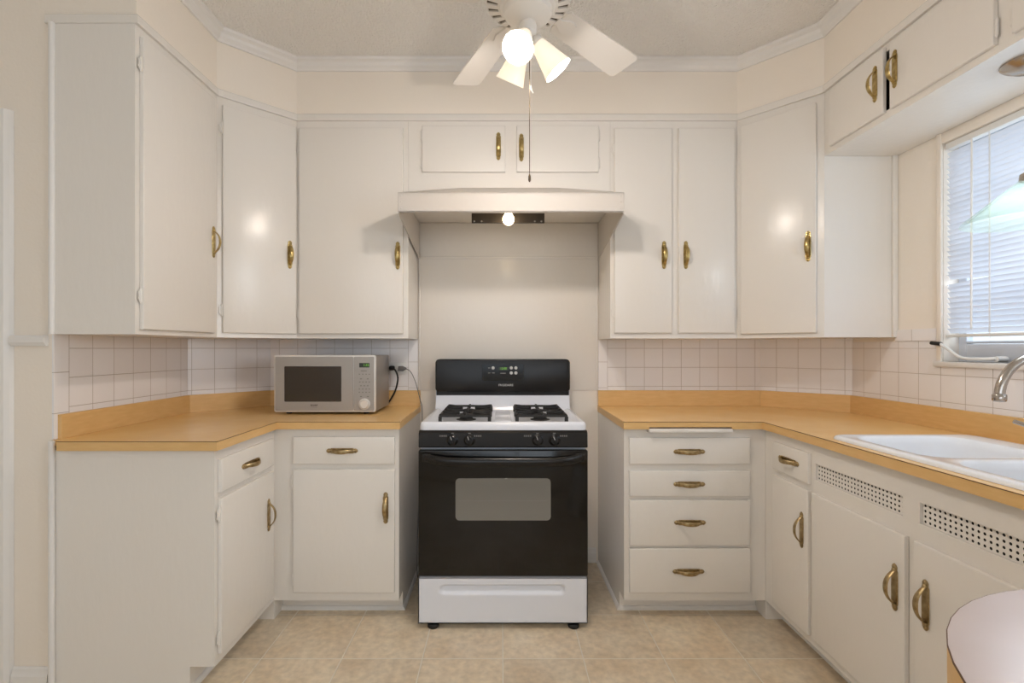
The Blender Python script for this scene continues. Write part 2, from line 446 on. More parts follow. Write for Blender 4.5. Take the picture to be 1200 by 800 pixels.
# ------------------------------------------------------------------ tile backsplash + splash panel behind range
def uvquad(bm, p0, p1, z0, z1, u0, out, th=0.006, v0=1.26, row=0.1118):
    """tile slab along plan segment p0->p1, out = unit normal into the room; uv in metres, v measured from grout line v0"""
    uvl = bm.loops.layers.uv.get('UVMap') or bm.loops.layers.uv.new('UVMap')
    p0 = Vector(p0); p1 = Vector(p1); o = Vector(out).normalized()
    L = (p1-p0).length
    pts = {}
    def V(s, z, d):
        q = p0 + (p1-p0)*s + o*d
        return bm.verts.new((q.x, q.y, z))
    a = [V(0, z0, th), V(1, z0, th), V(1, z1, th), V(0, z1, th)]
    b = [V(0, z0, 0.0004), V(1, z0, 0.0004), V(1, z1, 0.0004), V(0, z1, 0.0004)]
    uva = [(u0, z0), (u0+L, z0), (u0+L, z1), (u0, z1)]
    fs = [(a, uva)]
    for i in range(4):
        j = (i+1) % 4
        fs.append(([a[j], a[i], b[i], b[j]], [uva[j], uva[i], uva[i], uva[j]]))
    for vs, uvs in fs:
        f = bm.faces.new(vs)
        for l, (u, v) in zip(f.loops, uvs): l[uvl].uv = (u, v - v0 + row*20)
    bmesh.ops.recalc_face_normals(bm, faces=bm.faces[:])

T = 0.1087
ZT0, ZT1 = 1.0134, 1.3115
tb = thing('tile_backsplash', 'white square tile backsplash behind the microwave, left of the range', 'backsplash', (-1.0, 0, 1.0))
inv = Matrix.Translation((1.0, 0, -1.0))
bm = bm_new()
uvquad(bm, (XL, -1.011), (XL, -0.3), ZT0, ZT1, T*50 - 0.0, (1, 0))
uvquad(bm, (XL, -0.3), (-1.36, 0), ZT0, ZT1, T*10 - 0.02, (1, -1))
uvquad(bm, (-1.36, 0), (-0.545, 0), ZT0, ZT1, T*10 + T - 0.815 % T, (0, -1))
bm.transform(inv); obj('tiles', bm, 'tile', tb)
bm = bm_new()
uvquad(bm, (-0.545, 0), (-0.488, 0), ZT0, ZT1, 1.52, (0, -1), 0.008, 1.18, 0.152)
bm.transform(inv); obj('bullnose_edge', bm, 'bullnose', tb)
bm = bm_new()
uvquad(bm, (XL, YR-0.001), (XL, -1.011), ZT0, ZT1, 1.52-0.063, (1, 0), 0.008, 1.17, 0.152)
bm.transform(inv); obj('bullnose_edge', bm, 'bullnose', tb)
bm = bm_new()
uvquad(bm, (XL, YR-0.001), (XL, -1.0605), 0.924, ZT0, 1.46, (1, 0), 0.008, 1.17, 0.152)
bm.transform(inv); obj('bullnose_edge', bm, 'bullnose', tb)

tb = thing('tile_backsplash', 'white square tile backsplash along the right counter and under the window', 'backsplash', (1.0, 0, 1.0))
inv = Matrix.Translation((-1.0, 0, -1.0))
bm = bm_new()
uvquad(bm, (0.628, 0), (1.53, 0), ZT0, ZT1, T*10, (0, -1))
uvquad(bm, (1.53, 0), (XR, -0.31), ZT0, ZT1, T*10+0.02, (-1, -1))
uvquad(bm, (XR, -0.31), (XR, WY0+0.02), ZT0, 1.292, T*10+0.025, (-1, 0))
uvquad(bm, (XR, WY0+0.02), (XR, -2.3), ZT0, WZ0-0.02, T*10+0.025+(-WY0-0.02-0.31), (-1, 0))
bm.transform(inv); obj('tiles', bm, 'tile', tb)
bm = bm_new()
uvquad(bm, (0.574, 0), (0.628, 0), ZT0, ZT1, 1.52-0.054, (0, -1), 0.008, 1.18, 0.152)
bm.transform(inv); obj('bullnose_edge', bm, 'bullnose', tb)
bm = bm_new()
uvquad(bm, (XR, -0.595), (XR, WY0+0.022), 1.292, 1.345, 1.52+0.06, (-1, 0), 0.009, 1.292, 0.152)
bm.transform(inv); obj('bullnose_edge', bm, 'bullnose', tb)

bm = bm_new(); box(bm, -0.484, 0.570, -0.006, -0.0004, 1.013, 1.998, 0.0015)
for x in (-0.484, 0.560): box(bm, x, x+0.010, -0.010, -0.0055, 1.013, 1.80, 0.002)
box(bm, -0.474, 0.56, -0.012, -0.0055, 1.788, 1.80, 0.002)
tag(obj('splash_panel', bm, 'cabinet'), 'tall glossy cream wall panel behind the range under the hood', 'wall panel')

# ------------------------------------------------------------------ handles, hinges, doors
def handle_mesh(m):
    bm = bm_new()
    out = []
    L, W = 0.0735, 0.0125
    prof = [(-L, 0), (-L+0.003, 0.006), (-L+0.010, 0.0105), (-L+0.018, 0.0095), (-L+0.024, W), (0, W)]
    half = [(x, z) for z, x in prof]
    right = half + [(x, -z) for x, z in half[-2::-1]]
    left = [(-x, z) for x, z in right[-2:0:-1]]
    pts = right + left
    prism(bm, pts, -0.0035, 0.0, 'y', bevel=0.0012, seg=1)
    # inner raised panel
    box(bm, -0.009, 0.009, -0.0048, -0.003, -0.044, 0.044, 0.0008, 1)
    # end rosettes
    for s in (-1, 1):
        sphere(bm, (0, -0.0035, s*0.063), 0.0062, 10, 6, (1, 0.55, 1.1))
        sphere(bm, (0, -0.004, s*0.0535), 0.0078, 10, 6, (1, 0.7, 0.8))
    # bow grip: flattened bar
    n = 15; rows = []
    for i in range(n):
        t = i/(n-1)*2-1
        z = 0.052*t; y = -0.004 - 0.027*(1-abs(t)**2.4)
        w = 0.0058 + 0.0042*(1-t*t); h = 0.0026
        dz = 1; 
        slope = 0.027*2.4*abs(t)**1.4*(1 if t > 0 else -1)/0.052
        nn = Vector((0, -1, slope)).normalized()
        c = Vector((0, y, z)); ring = []
        for k in range(8):
            a = 2*PI*k/8
            ring.append(bm.verts.new(c + Vector((math.cos(a)*w, 0, 0)) + nn*math.sin(a)*h))
        rows.append(ring)
    for a, b in zip(rows[:-1], rows[1:]):
        for k in range(8): bm.faces.new((a[k], a[(k+1) % 8], b[(k+1) % 8], b[k]))
    bm.faces.new(rows[0]); bm.faces.new(rows[-1])
    bmesh.ops.recalc_face_normals(bm, faces=bm.faces[:])
    return finish(bm, 'handle', m, 40)
HM = {'b': handle_mesh('brass'), 'a': handle_mesh('aged_brass')}

def hinge_mesh():
    bm = bm_new()
    lathe(bm, [(0.001, -0.031), (0.0036, -0.028), (0.0036, -0.025), (0.0048, -0.0245), (0.0048, 0.0245), (0.0036, 0.025), (0.0036, 0.028), (0.001, 0.031)], 10, cap0=True, cap1=True)
    prism(bm, [(-0.004, -0.024), (0.0, -0.024), (0, 0.024), (-0.004, 0.024), (-0.013, 0.014), (-0.010, 0), (-0.013, -0.014)], 0.0, 0.003, 'y')
    return finish(bm, 'hinge', 'cabinet', 40)
HGM = hinge_mesh()

DT = 0.016
def slab(name, par, x0, x1, z0, z1, loc_extra=None):
    """door or drawer front in the cabinet's own frame; origin at its lower left corner on the face"""
    w, h = x1-x0, z1-z0
    bm = bm_new()
    def only(e): return e.verts[0].co.y < -DT+1e-5 and e.verts[1].co.y < -DT+1e-5
    box(bm, 0, w, -DT, -0.0012, 0, h, 0.0045, 3, only=only)
    o = obj(name, bm, 'cabinet', par, 40); o.location = (x0, 0, z0)
    return o

def door(par, x0, x1, z0, z1, hx, hz, hinge_side, brass='b', hinges=(0.10, 0.90)):
    d = slab('door', par, x0, x1, z0, z1)
    part('handle', HM[brass], d, (hx-x0, -DT, hz-z0))
    hxx = -0.003 if hinge_side == 'l' else x1-x0+0.003
    for t in hinges:
        part('hinge', HGM, d, (hxx, -DT+0.008, (z1-z0)*t), (0, 0, 0) if hinge_side == 'l' else (0, 0, 0))
    return d

def drawer(par, x0, x1, z0, z1, hx, hz, brass='a'):
    d = slab('drawer', par, x0, x1, z0, z1)
    part('handle', HM[brass], d, (hx-x0, -DT, hz-z0), (0, R(90), 0))
    return d

def cab(name, label, origin, rz, z0=0.0):
    return thing(name, label, 'cabinet', (origin[0], origin[1], z0), R(rz))

def tolocal(t, pts):
    m = Matrix.Translation(t.location) @ Matrix.Rotation(t.rotation_euler.z, 4, 'Z'); m = m.inverted()
    return [tuple((m @ Vector((x, y, t.location.z)))[:2]) for x, y in pts]

# upper cabinets -- z below relative to UB
Z = lambda z: z-UB
H = UT-UB-0.0005
def upper(label, origin, rz, plan):
    t = cab('wall_cabinet', label, origin, rz, UB)
    bm = bm_new(); prism(bm, tolocal(t, plan), 0, H)
    obj('carcass', bm, 'cabinet', t)
    return t
e = 0.0006
# left wall cabinet
t = upper('white wall cabinet with broad side panel, nearest on the left wall', (FX, -1.083), 90,
          [(FX, -1.083), (FX, -0.566-e), (XL+e, -0.566-e), (XL+e, -1.083)])
door(t, 0.022, 0.478, Z(1.331), Z(2.422), 0.462, Z(1.752), 'l', hinges=(0.115, 0.905))
bm = bm_new()
lathe(bm, [(0.010, 0.0), (0.010, H)], 14, c=(-0.004, 0.303, 0.0), cap0=True, cap1=True)
obj('edge_moulding', bm, 'trim', t)
# left diagonal corner
DL = math.hypot(0.272, 0.256)
aL = math.degrees(math.atan2(0.256, 0.272))
t = upper('white wall cabinet set diagonally across the left corner', (FX, -0.566), aL,
          [(FX, -0.566), (-1.075, FY), (-1.075, -e), (-1.36+e, -e), (XL+e, -0.3-e), (XL+e, -0.566)])
door(t, 0.022, DL-0.008, Z(1.334), Z(2.418), DL-0.042, Z(1.745), 'l')
# back left
t = upper('white wall cabinet with one wide door above the microwave', (-1.075, FY), 0,
          [(-1.075+e, FY), (-0.488, FY), (-0.488, -e), (-1.075+e, -e)])
door(t, 0.0175, 0.562, Z(1.336), Z(2.415), 0.535, Z(1.745), 'l')
# above hood
t = cab('wall_cabinet', 'short white two-door wall cabinet above the range hood', (-0.487, FY), 0, 2.10)
bm = bm_new(); box(bm, 0, 1.062, 0, 0.309, -0.10, UT-2.10-0.0005); obj('carcass', bm, 'cabinet', t)
door(t, 0.074, 0.510, 0.084, 0.326, 0.474, 0.217, 'l', hinges=(0.2, 0.8))
door(t, 0.570, 0.999, 0.084, 0.326, 0.594, 0.210, 'r', hinges=(0.2, 0.8))
# back right
t = upper('white wall cabinet with two narrow doors right of the range hood', (0.576, FY), 0,
          [(0.576, FY), (1.2455-e, FY), (1.2455-e, -e), (0.576, -e)])
door(t, 0.020, 0.320, Z(1.340), Z(2.414), 0.278, Z(1.748), 'l')
door(t, 0.356, 0.649, Z(1.340), Z(2.414), 0.392, Z(1.748), 'r')
# right diagonal
DR = math.hypot(RX-1.2455, 0.283); aR = -math.degrees(math.atan2(0.283, RX-1.2455))
t = upper('white wall cabinet set diagonally across the right corner', (1.2455, FY), aR,
          [(1.2455, FY), (RX, -0.593), (XR-e, -0.593), (XR-e, -0.31-e), (1.53, -e), (1.2455, -e)])
door(t, 0.022, DR-0.030, Z(1.334), Z(2.418), DR-0.062, Z(1.745), 'l')
bm = bm_new(); box(bm, -0.012, 0.012, -0.012, -0.0003, 0, 2.161-UB, 0.003)
mo = obj('edge_moulding', bm, 'cabinet', t)
mo.matrix_local = (Matrix.Translation(t.location) @ Matrix.Rotation(t.rotation_euler.z, 4, 'Z')).inverted() @ Matrix.Translation((XR-0.013, -0.593, UB))
# over the window: hollow box so that the gap between the doors is a real opening
OB = 2.160
t = cab('wall_cabinet', 'long white cabinet hung above the sink window', (RX, -0.594), -90, OB)
h = UT-OB-0.0005; W7 = 2.6; D7 = XR-RX-e
bm = bm_new()
box(bm, 0, W7, 0, D7, 0, 0.018); box(bm, 0, W7, 0.02, D7, h-0.012, h); box(bm, 0, W7, D7-0.012, D7, 0.018, h-0.012)
box(bm, 0, 0.018, 0.02, D7-0.012, 0.018, h-0.012); box(bm, W7-0.018, W7, 0.02, D7-0.012, 0.018, h-0.012); box(bm, 0.812, 0.83, 0.02, D7-0.012, 0.018, h-0.012)
box(bm, 0, W7, 0, 0.02, 0.018, 0.034); box(bm, 0, W7, 0, 0.02, h-0.030, h)
for x0, x1 in ((0, 0.06), (0.79, 0.862), (1.6, 1.67), (W7-0.05, W7)): box(bm, x0, x1, 0, 0.02, 0.034, h-0.030)
obj('carcass', bm, 'cabinet', t)
zb, zt = 0.025, h-0.014
door(t, 0.050, 0.368, zb, zt, 0.330, (zb+zt)/2+0.005, 'l', hinges=(0.2, 0.8))
door(t, 0.3995, 0.798, zb, zt, 0.428, (zb+zt)/2+0.01, 'r', hinges=(0.2, 0.8))
door(t, 0.850, 1.24, zb, zt, 1.205, (zb+zt)/2, 'l', hinges=(0.2, 0.8))
door(t, 1.262, 1.62, zb, zt, 1.297, (zb+zt)/2, 'r', hinges=(0.2, 0.8))
bm = bm_new(); box(bm, 0.04, 0.80, 0.15, 0.17, 0.018, 0.26); obj('gap_shade_panel', bm, 'dark', t)  # added dark panel: painted shade seen through the door gap

# ------------------------------------------------------------------ base cabinets
KD, KH = 0.09, 0.088
def base(label, origin, rz, width, depth, left_panel_flat=False):
    t = cab('base_cabinet', label, origin, rz)
    return t
def base_carcass(t, plan_profile_w, depth, x0=0.0, name='carcass', kick=True):
    bm = bm_new()
    prism(bm, [(0, KH), (0, CTB-0.001), (depth, CTB-0.001), (depth, 0), (KD, 0), (KD, KH)], x0, plan_profile_w, 'x')
    return obj(name, bm, 'cabinet', t)
def shoe(t, x0, x1):
    bm = bm_new(); prism(bm, [(KD-0.0004, 0), (KD-0.013, 0), (KD-0.012, 0.008), (KD-0.006, 0.016), (KD-0.0004, 0.018)], x0, x1, 'x')
    return obj('shoe_moulding', bm, 'trim', t, 15)

BLX, BRX, BY = -1.055, 1.232, -0.61
# left wall base
t = cab('base_cabinet', 'white base cabinet with broad side panel, nearest on the left', (BLX, -1.083), 90)
base_carcass(t, 0.473, abs(XL-BLX)-0.010)
drawer(t, 0.020, 0.440, 0.724, 0.848, 0.232, 0.783)
door(t, 0.020, 0.440, 0.124, 0.700, 0.385, 0.515, 'l', 'a')
shoe(t, 0.0, 0.473)
bm = bm_new()
lathe(bm, [(0.010, 0.0), (0.010, CT-0.002)], 14, c=(-0.009, abs(XL-BLX)-0.014, 0), cap0=True, cap1=True)
obj('edge_moulding', bm, 'trim', t)
bm = bm_new(); prism(bm, [(-0.0004, 0), (-0.014, 0), (-0.012, 0.010), (-0.006, 0.016), (-0.0004, 0.018)], KD, 0.59, 'y'); obj('shoe_moulding', bm, 'trim', t, 15)
# back left base (the corner block behind it belongs to it)
t = cab('base_cabinet', 'white base cabinet with one drawer and door under the microwave', (BLX, BY), 0)
base_carcass(t, BLX*-1-0.4745, 0.608)
bm = bm_new(); prism(bm, tolocal(t, [(BLX-e, BY+e), (BLX-e, -e), (-1.36+e, -e), (XL+e, -0.3-e), (XL+e, BY+e)]), 0, CTB-0.001); obj('corner_carcass', bm, 'cabinet', t)
drawer(t, 0.094, 0.563, 0.724, 0.850, 0.322, 0.787)
door(t, 0.094, 0.563, 0.130, 0.700, 0.523, 0.5235, 'l', 'a')
shoe(t, KD*-1, 0.5805)
bm = bm_new(); prism(bm, [(0.581, 0), (0.594, 0), (0.592, 0.010), (0.586, 0.016), (0.581, 0.018)], KD-0.012, 0.59, 'y'); obj('shoe_moulding', bm, 'trim', t, 15)
# right of range: drawer stack
RX0 = 0.573
t = cab('base_cabinet', 'white base cabinet with a stack of four drawers right of the range', (RX0, BY), 0)
bm = bm_new()
wR = BRX-RX0-e
prism(bm, [(0, KH), (0, 0.872), (0.608, 0.872), (0.608, 0), (KD, 0), (KD, KH)], 0, wR, 'x')
box(bm, 0, 0.1065, 0, 0.608, 0.872, CTB-0.001); box(bm, 0.492, wR, 0, 0.608, 0.872, CTB-0.001)
obj('carcass', bm, 'cabinet', t)
bm = bm_new(); prism(bm, tolocal(t, [(BRX+e, BY+e), (XR-e, BY+e), (XR-e, -0.31-e), (1.53-e, -e), (BRX+e, -e)]), 0, CTB-0.001); obj('corner_carcass', bm, 'cabinet', t)
for z0, z1, hx, hz in ((0.724, 0.846, 0.297, 0.783), (0.575, 0.693, 0.297, 0.633), (0.348, 0.557, 0.300, 0.456), (0.130, 0.334, 0.293, 0.230)):
    drawer(t, 0.022, 0.580, z0, z1, hx, hz)
bm = bm_new(); box(bm, 0.108, 0.4905, -0.036, 0.40, 0.8735, 0.8905, 0.002); cb = obj('cutting_board', bm, 'cabinet', t); cb['label'] = 'white pull-out board under the counter edge'
shoe(t, 0.0, wR+KD)
bm = bm_new(); prism(bm, [(-0.0004, 0), (-0.013, 0), (-0.011, 0.010), (-0.005, 0.016), (-0.0004, 0.018)], KD-0.012, 0.59, 'y'); obj('shoe_moulding', bm, 'trim', t, 15)
# right wall: narrow base
t = cab('base_cabinet', 'narrow white base cabinet beside the sink cabinet, single drawer over door', (BRX, BY), -90)
base_carcass(t, 0.345-e, XR-BRX-e)
drawer(t, 0.084, 0.334, 0.722, 0.844, 0.208, 0.785)
door(t, 0.082, 0.334, 0.122, 0.695, 0.298, 0.527, 'l', 'a')
shoe(t, -0.006, 0.345)
# sink base
W = 1.235
t = cab('base_cabinet', 'white sink base cabinet with two doors and perforated vent panels', (BRX, BY-0.345), -90)
dp = XR-BRX-e
bm = bm_new()
prism(bm, [(0, KH), (0, 0.745), (dp, 0.745), (dp, 0), (KD, 0), (KD, KH)], 0, W, 'x')
box(bm, 0, W, 0, 0.018, 0.808, CTB-0.001)
for x0, x1 in ((0, 0.014), (0.428, 0.489), (0.903, W)): box(bm, x0, x1, 0, 0.018, 0.745, 0.808)
box(bm, 0, 0.012, 0.018, dp, 0.745, CTB-0.001); box(bm, W-0.012, W, 0.018, dp, 0.745, CTB-0.001)
obj('carcass', bm, 'cabinet', t)
def vent_plate(x0, x1):
    bm = bm_new(); rows = 4; z0, z1 = 0.7455, 0.8075
    ch = (z1-z0)/rows; cols = round((x1-x0)/ch*0.98); cw = (x1-x0)/cols; y = 0.009
    grid = {}
    def gv(i, j):
        if (i, j) not in grid: grid[(i, j)] = bm.verts.new((x0+i*cw, y, z0+j*ch))
        return grid[(i, j)]
    for i in range(cols):
        for j in range(rows):
            cx, cz = x0+(i+.5)*cw, z0+(j+.5)*ch; r = 0.0041
            ring = [bm.verts.new((cx+r*math.cos(R(a)), y, cz+r*math.sin(R(a)))) for a in (225, 270, 315, 0, 45, 90, 135, 180)]
            back = [bm.verts.new((v.co.x, y+0.0008, v.co.z)) for v in ring]
            c = [gv(i, j), gv(i+1, j), gv(i+1, j+1), gv(i, j+1)]
            for k in range(4):
                bm.faces.new((c[k], c[(k+1) % 4], ring[(2*k+2) % 8], ring[2*k+1], ring[2*k]))
            for k in range(8): bm.faces.new((ring[k], ring[(k+1) % 8], back[(k+1) % 8], back[k]))
    bmesh.ops.recalc_face_normals(bm, faces=bm.faces[:])
    return bm
for x0, x1 in ((0.0145, 0.4275), (0.4895, 0.9025)):
    obj('vent_panel', vent_plate(x0, x1), 'cabinet', t, None)
    bm = bm_new(); box(bm, x0+0.0002, x1-0.0002, 0.0105, 0.0115, 0.7457, 0.8073); obj('vent_hole_shade', bm, 'dark', t)  # dark sheet close behind the holes paints the shade of the cavity
door(t, 0.012, 0.452, 0.124, 0.693, 0.419, 0.524, 'l', 'a')
door(t, 0.484, 0.930, 0.124, 0.693, 0.528, 0.526, 'r', 'a')
shoe(t, 0.0, W)

# ------------------------------------------------------------------ countertops
def band(bm, x0, x1, y0, y1, z0=CTB, z1=CT-0.0014): box(bm, x0, x1, y0, y1, z0, z1)
cl = thing('countertop', 'tan laminate countertop under the microwave on the left', 'countertop', (-1.0, -0.6, CT))
inv = Matrix.Translation((1.0, 0.6, -CT))
bm = bm_new()
LXE, LYE = -1.03, -1.109
prism(bm, [(-0.473, -e), (-0.466, -0.6355), (LXE-0.0005, -0.6355), (LXE-0.0005, LYE+0.0005), (-1.612, LYE+0.0005), (-1.612, -1.08), (XL+0.009, -1.08), (XL+0.009, -0.3-e), (-1.36+e, -e)][::-1], 0.902, CT)
bm.transform(inv); obj('slab', bm, 'laminate', cl)
bm = bm_new()
band(bm, LXE-0.012, -0.465, -0.636, -0.624); band(bm, LXE-0.012, LXE, LYE, -0.636); band(bm, -1.613, LXE-0.012, LYE, LYE+0.012); band(bm, -1.613, -1.601, LYE+0.012, -1.078); band(bm, XL+0.0255, -1.601, -1.0805, -1.07)
prism(bm, [(-0.473, -e), (-0.465, -0.636), (-0.477, -0.624), (-0.483, -e)], CTB, CT-0.0014)
bm.transform(inv); obj('edge_band', bm, 'edge', cl)
bm = bm_new()
for a in ((LXE, -0.4645, -0.6366, -0.63), (LXE-0.006, LXE+0.0006, LYE, -0.63), (-1.6135, LXE+0.0006, LYE-0.0006, LYE+0.006)):
    box(bm, a[0], a[1], a[2], a[3], CT-0.0026, CT-0.0004)
bm.transform(inv); obj('laminate_seam', bm, 'seam', cl)
bm = bm_new()
SZ = 1.013
box(bm, XL+0.0005, XL+0.021, -1.06, -0.30, CT, SZ, 0.001, 1)
prism(bm, [(XL+0.0005, -0.3005), (XL+0.021, -0.3090), (-1.3516, -0.0210), (-1.36, -0.0005)], CT, SZ)
box(bm, -1.3516, -0.4745, -0.021, -0.0005, CT, SZ, 0.001, 1)
bm.transform(inv); obj('backsplash_rail', bm, 'edge', cl)

cr = thing('countertop', 'tan laminate countertop around the sink on the right', 'countertop', (1.2, -0.6, CT))
inv = Matrix.Translation((-1.2, 0.6, -CT))
RE = 1.205; YE = -2.19
SX0, SX1, SY0, SY1 = 1.237, 1.775, -1.03, -1.875       # sink rim
hx0, hx1, hy0, hy1 = SX0+0.018, SX1-0.018, SY0-0.018, SY1+0.018
bm = bm_new()
prism(bm, [(0.570, -e), (1.53-e, -e), (XR-0.009, -0.31-e), (XR-0.009, hy0), (RE+0.0005, hy0), (RE+0.0005, -0.6355), (0.566, -0.6355)], 0.902, CT)
box(bm, RE+0.0005, hx0, hy1, hy0, 0.902, CT); box(bm, hx1, XR-0.009, hy1, hy0, 0.902, CT); box(bm, RE+0.0005, XR-0.009, YE, hy1, 0.902, CT)
bm.transform(inv); obj('slab', bm, 'laminate', cr)
bm = bm_new()
nx0, nx1 = 0.6815, 1.0635
band(bm, 0.565, nx0, -0.636, -0.624); band(bm, nx0, nx1, -0.636, -0.624, 0.8975); band(bm, nx1, RE+0.012, -0.636, -0.624)
band(bm, RE, RE+0.012, YE, -0.636)
prism(bm, [(0.570, -e), (0.580, -e), (0.577, -0.624), (0.565, -0.636)], CTB, CT-0.0014)
bm.transform(inv); obj('edge_band', bm, 'edge', cr)
bm = bm_new()
for a in ((0.5645, RE, -0.6366, -0.63), (RE-0.0006, RE+0.006, YE, -0.6366)):
    box(bm, a[0], a[1], a[2], a[3], CT-0.0026, CT-0.0004)
bm.transform(inv); obj('laminate_seam', bm, 'seam', cr)
bm = bm_new()
box(bm, 0.571, 1.5214, -0.021, -0.0005, CT, SZ, 0.001, 1)
prism(bm, [(1.5214, -0.021), (1.53, -0.0005), (XR-0.0005, -0.3105), (XR-0.021, -0.3186)], CT, SZ)
box(bm, XR-0.021, XR-0.0005, YE, -0.3105, CT, SZ, 0.001, 1)
bm.transform(inv); obj('backsplash_rail', bm, 'edge', cr)

# rounded peninsula in the foreground
PX, PY, PR = 0.779, -2.535, 0.344
pn = thing('peninsula_counter', 'rounded laminate peninsula end in the lower right foreground', 'countertop', (PX, PY, 0))
def pen(r, x1, n=28):
    pts = [(r*math.cos(R(90+180*i/n)), r*math.sin(R(90+180*i/n))) for i in range(n+1)]
    return pts + [(x1, -r), (x1, r)]
bm = bm_new(); prism(bm, pen(PR-0.0004, XR-PX-0.001), 0.885, CT); obj('slab', bm, 'pale_laminate', pn, 20)
bm = bm_new()
o1 = pen(PR, XR-PX-0.001)[:-2]; i1 = pen(PR-0.012, XR-PX-0.001)[:-2]
o1 = [(XR-PX-0.001, PR)] + o1 + [(XR-PX-0.001, -PR)]; i1 = [(XR-PX-0.001, PR-0.012)] + i1 + [(XR-PX-0.001, -PR+0.012)]
prism(bm, o1 + i1[::-1], CT-0.052, CT-0.0014); obj('edge_band', bm, 'edge', pn, 20)
bm = bm_new()
o2 = [(XR-PX-0.001, PR+0.0006)] + pen(PR+0.0006, 1)[:-2] + [(XR-PX-0.001, -PR-0.0006)]
prism(bm, o2 + i1[::-1], CT-0.0026, CT-0.0004); obj('laminate_seam', bm, 'seam', pn, 20)
bm = bm_new(); box(bm, 0.30, XR-PX-0.001, -0.24, 0.24, 0.0, 0.884, 0.002); obj('support_cabinet', bm, 'cabinet', pn)

# ------------------------------------------------------------------ sink and faucet
sk = thing('kitchen_sink', 'white double bowl drop-in sink in the right counter', 'sink', ((SX0+SX1)/2, (SY0+SY1)/2, CT))
def loop(bm, x0, x1, y0, y1, r, z, n=7): return [bm.verts.new((x, y, z)) for x, y in rrect(x0, x1, y0, y1, r, n)]
def loft(bm, loops):
    for a, b in zip(loops[:-1], loops[1:]):
        m = len(a)
        for i in range(m): bm.faces.new((a[i], a[(i+1) % m], b[(i+1) % m], b[i]))
bm = bm_new()
hw, hl = (SX1-SX0)/2, (SY0-SY1)/2
LO = [loop(bm, -hw+d, hw-d, -hl+d, hl-d, 0.05-d*0.5, z) for d, z in ((0.0, 0.0005), (0.001, 0.006), (0.005, 0.011), (0.012, 0.0135), (0.022, 0.013))]
loft(bm, LO)
deck_edges = [bm.edges.get((LO[-1][i], LO[-1][(i+1) % len(LO[-1])])) for i in range(len(LO[-1]))]
for y0, y1 in ((-hl+0.042, -0.014), (0.014, hl-0.042)):
    x0, x1 = -hw+0.040, hw-0.100
    B = [loop(bm, x0+d, x1-d, y0+d, y1-d, max(0.075-d*0.3, 0.02), z) for d, z in ((0.0, 0.013), (0.004, 0.0115), (0.010, 0.004), (0.016, -0.012), (0.026, -0.10), (0.036, -0.145), (0.055, -0.165), (0.085, -0.172))]
    loft(bm, B)
    deck_edges += [bm.edges.get((B[0][i], B[0][(i+1) % len(B[0])])) for i in range(len(B[0]))]
    bm.faces.new(B[-1])
bmesh.ops.triangle_fill(bm, use_beauty=True, use_dissolve=False, edges=deck_edges, normal=(0, 0, 1))
bmesh.ops.recalc_face_normals(bm, faces=bm.faces[:])
if sum(f.normal.z for f in bm.faces) < 0: bmesh.ops.reverse_faces(bm, faces=bm.faces[:])
obj('basin', bm, 'porcelain', sk, 50)
for y in (-(hl-0.014-0.042)/2-0.014, (hl-0.014-0.042)/2+0.014):
    bm = bm_new(); lathe(bm, [(0.043, 0), (0.043, 0.003), (0.036, 0.004), (0.030, -0.0005+0.001), (0.006, 0.001)], 24, c=(-0.03, y, -0.1718), cap0=True, cap1=True)
    obj('drain', bm, 'nickel', sk)

FXX, FYY = 1.70, -1.45
DKZ = CT+0.0137
fc = thing('kitchen_faucet', 'brushed nickel gooseneck faucet at the back of the sink', 'faucet', (FXX, FYY, DKZ))
bm = bm_new(); prism(bm, rrect(-0.026, 0.026, -0.13, 0.13, 0.025), 0, 0.010, bevel=0.003); obj('base_plate', bm, 'nickel', fc)
bm = bm_new()
lathe(bm, [(0.024, 0.010), (0.024, 0.03), (0.018, 0.045), (0.0145, 0.055)], 20, cap0=True, cap1=True)
pts = [(0, 0, 0.05), (0, 0, 0.12)] + [(-0.12 + 0.12*math.cos(R(a)), 0, 1.118-DKZ + 0.12*math.sin(R(a))) for a in range(0, 181, 9)]
tube(bm, pts, 0.0125, 16)
lathe(bm, [(0.0125, 0.022), (0.0165, 0.018), (0.0165, 0.004), (0.0155, 0.0), (0.012, -0.002)], 18, c=(-0.24, 0, 1.118-DKZ-0.012), cap0=True, cap1=True)
obj('spout', bm, 'nickel', fc, 50)
for s in (1, -1):
    bm = bm_new()
    lathe(bm, [(0.022, 0.010), (0.022, 0.022), (0.016, 0.034), (0.015, 0.052), (0.010, 0.06)], 18, c=(0, s*0.10, 0), cap0=True, cap1=True)
    tube(bm, spline([(0, s*0.10, 0.055), (-0.006, s*0.13, 0.072), (-0.012, s*0.175, 0.083)], 5), [0.009]*4+[0.0075]*4+[0.007]*3, 10)
    obj('lever_handle', bm, 'nickel', fc, 50)

# ------------------------------------------------------------------ window, blind, pendant
win = bpy.data.objects.new('window_1', None); COL.objects.link(win); win.location = (XR, (WY0+WY1)/2, WZ0); win['kind'] = 'structure'
inv = Matrix.Translation((-XR, -(WY0+WY1)/2, -WZ0))
bm = bm_new()
XF = XR+0.062
for y0, y1, z0, z1 in ((WY0-0.035, WY0, WZ0, WZ1), (WY1, WY1+0.035, WZ0, WZ1), (WY1+0.035, WY0-0.035, WZ0, WZ0+0.072), (WY1+0.035, WY0-0.035, WZ0+0.074, WZ0+0.084), (WY1+0.035, WY0-0.035, WZ1-0.035, WZ1)):
    box(bm, XF, XF+0.03, y0, y1, z0, z1, 0.002, 1)
ym = (WY0+WY1)/2
for y in (ym+0.22, ym-0.22): box(bm, XF+0.002, XF+0.028, y-0.016, y+0.016, WZ0+0.085, WZ1-0.035, 0.002, 1)
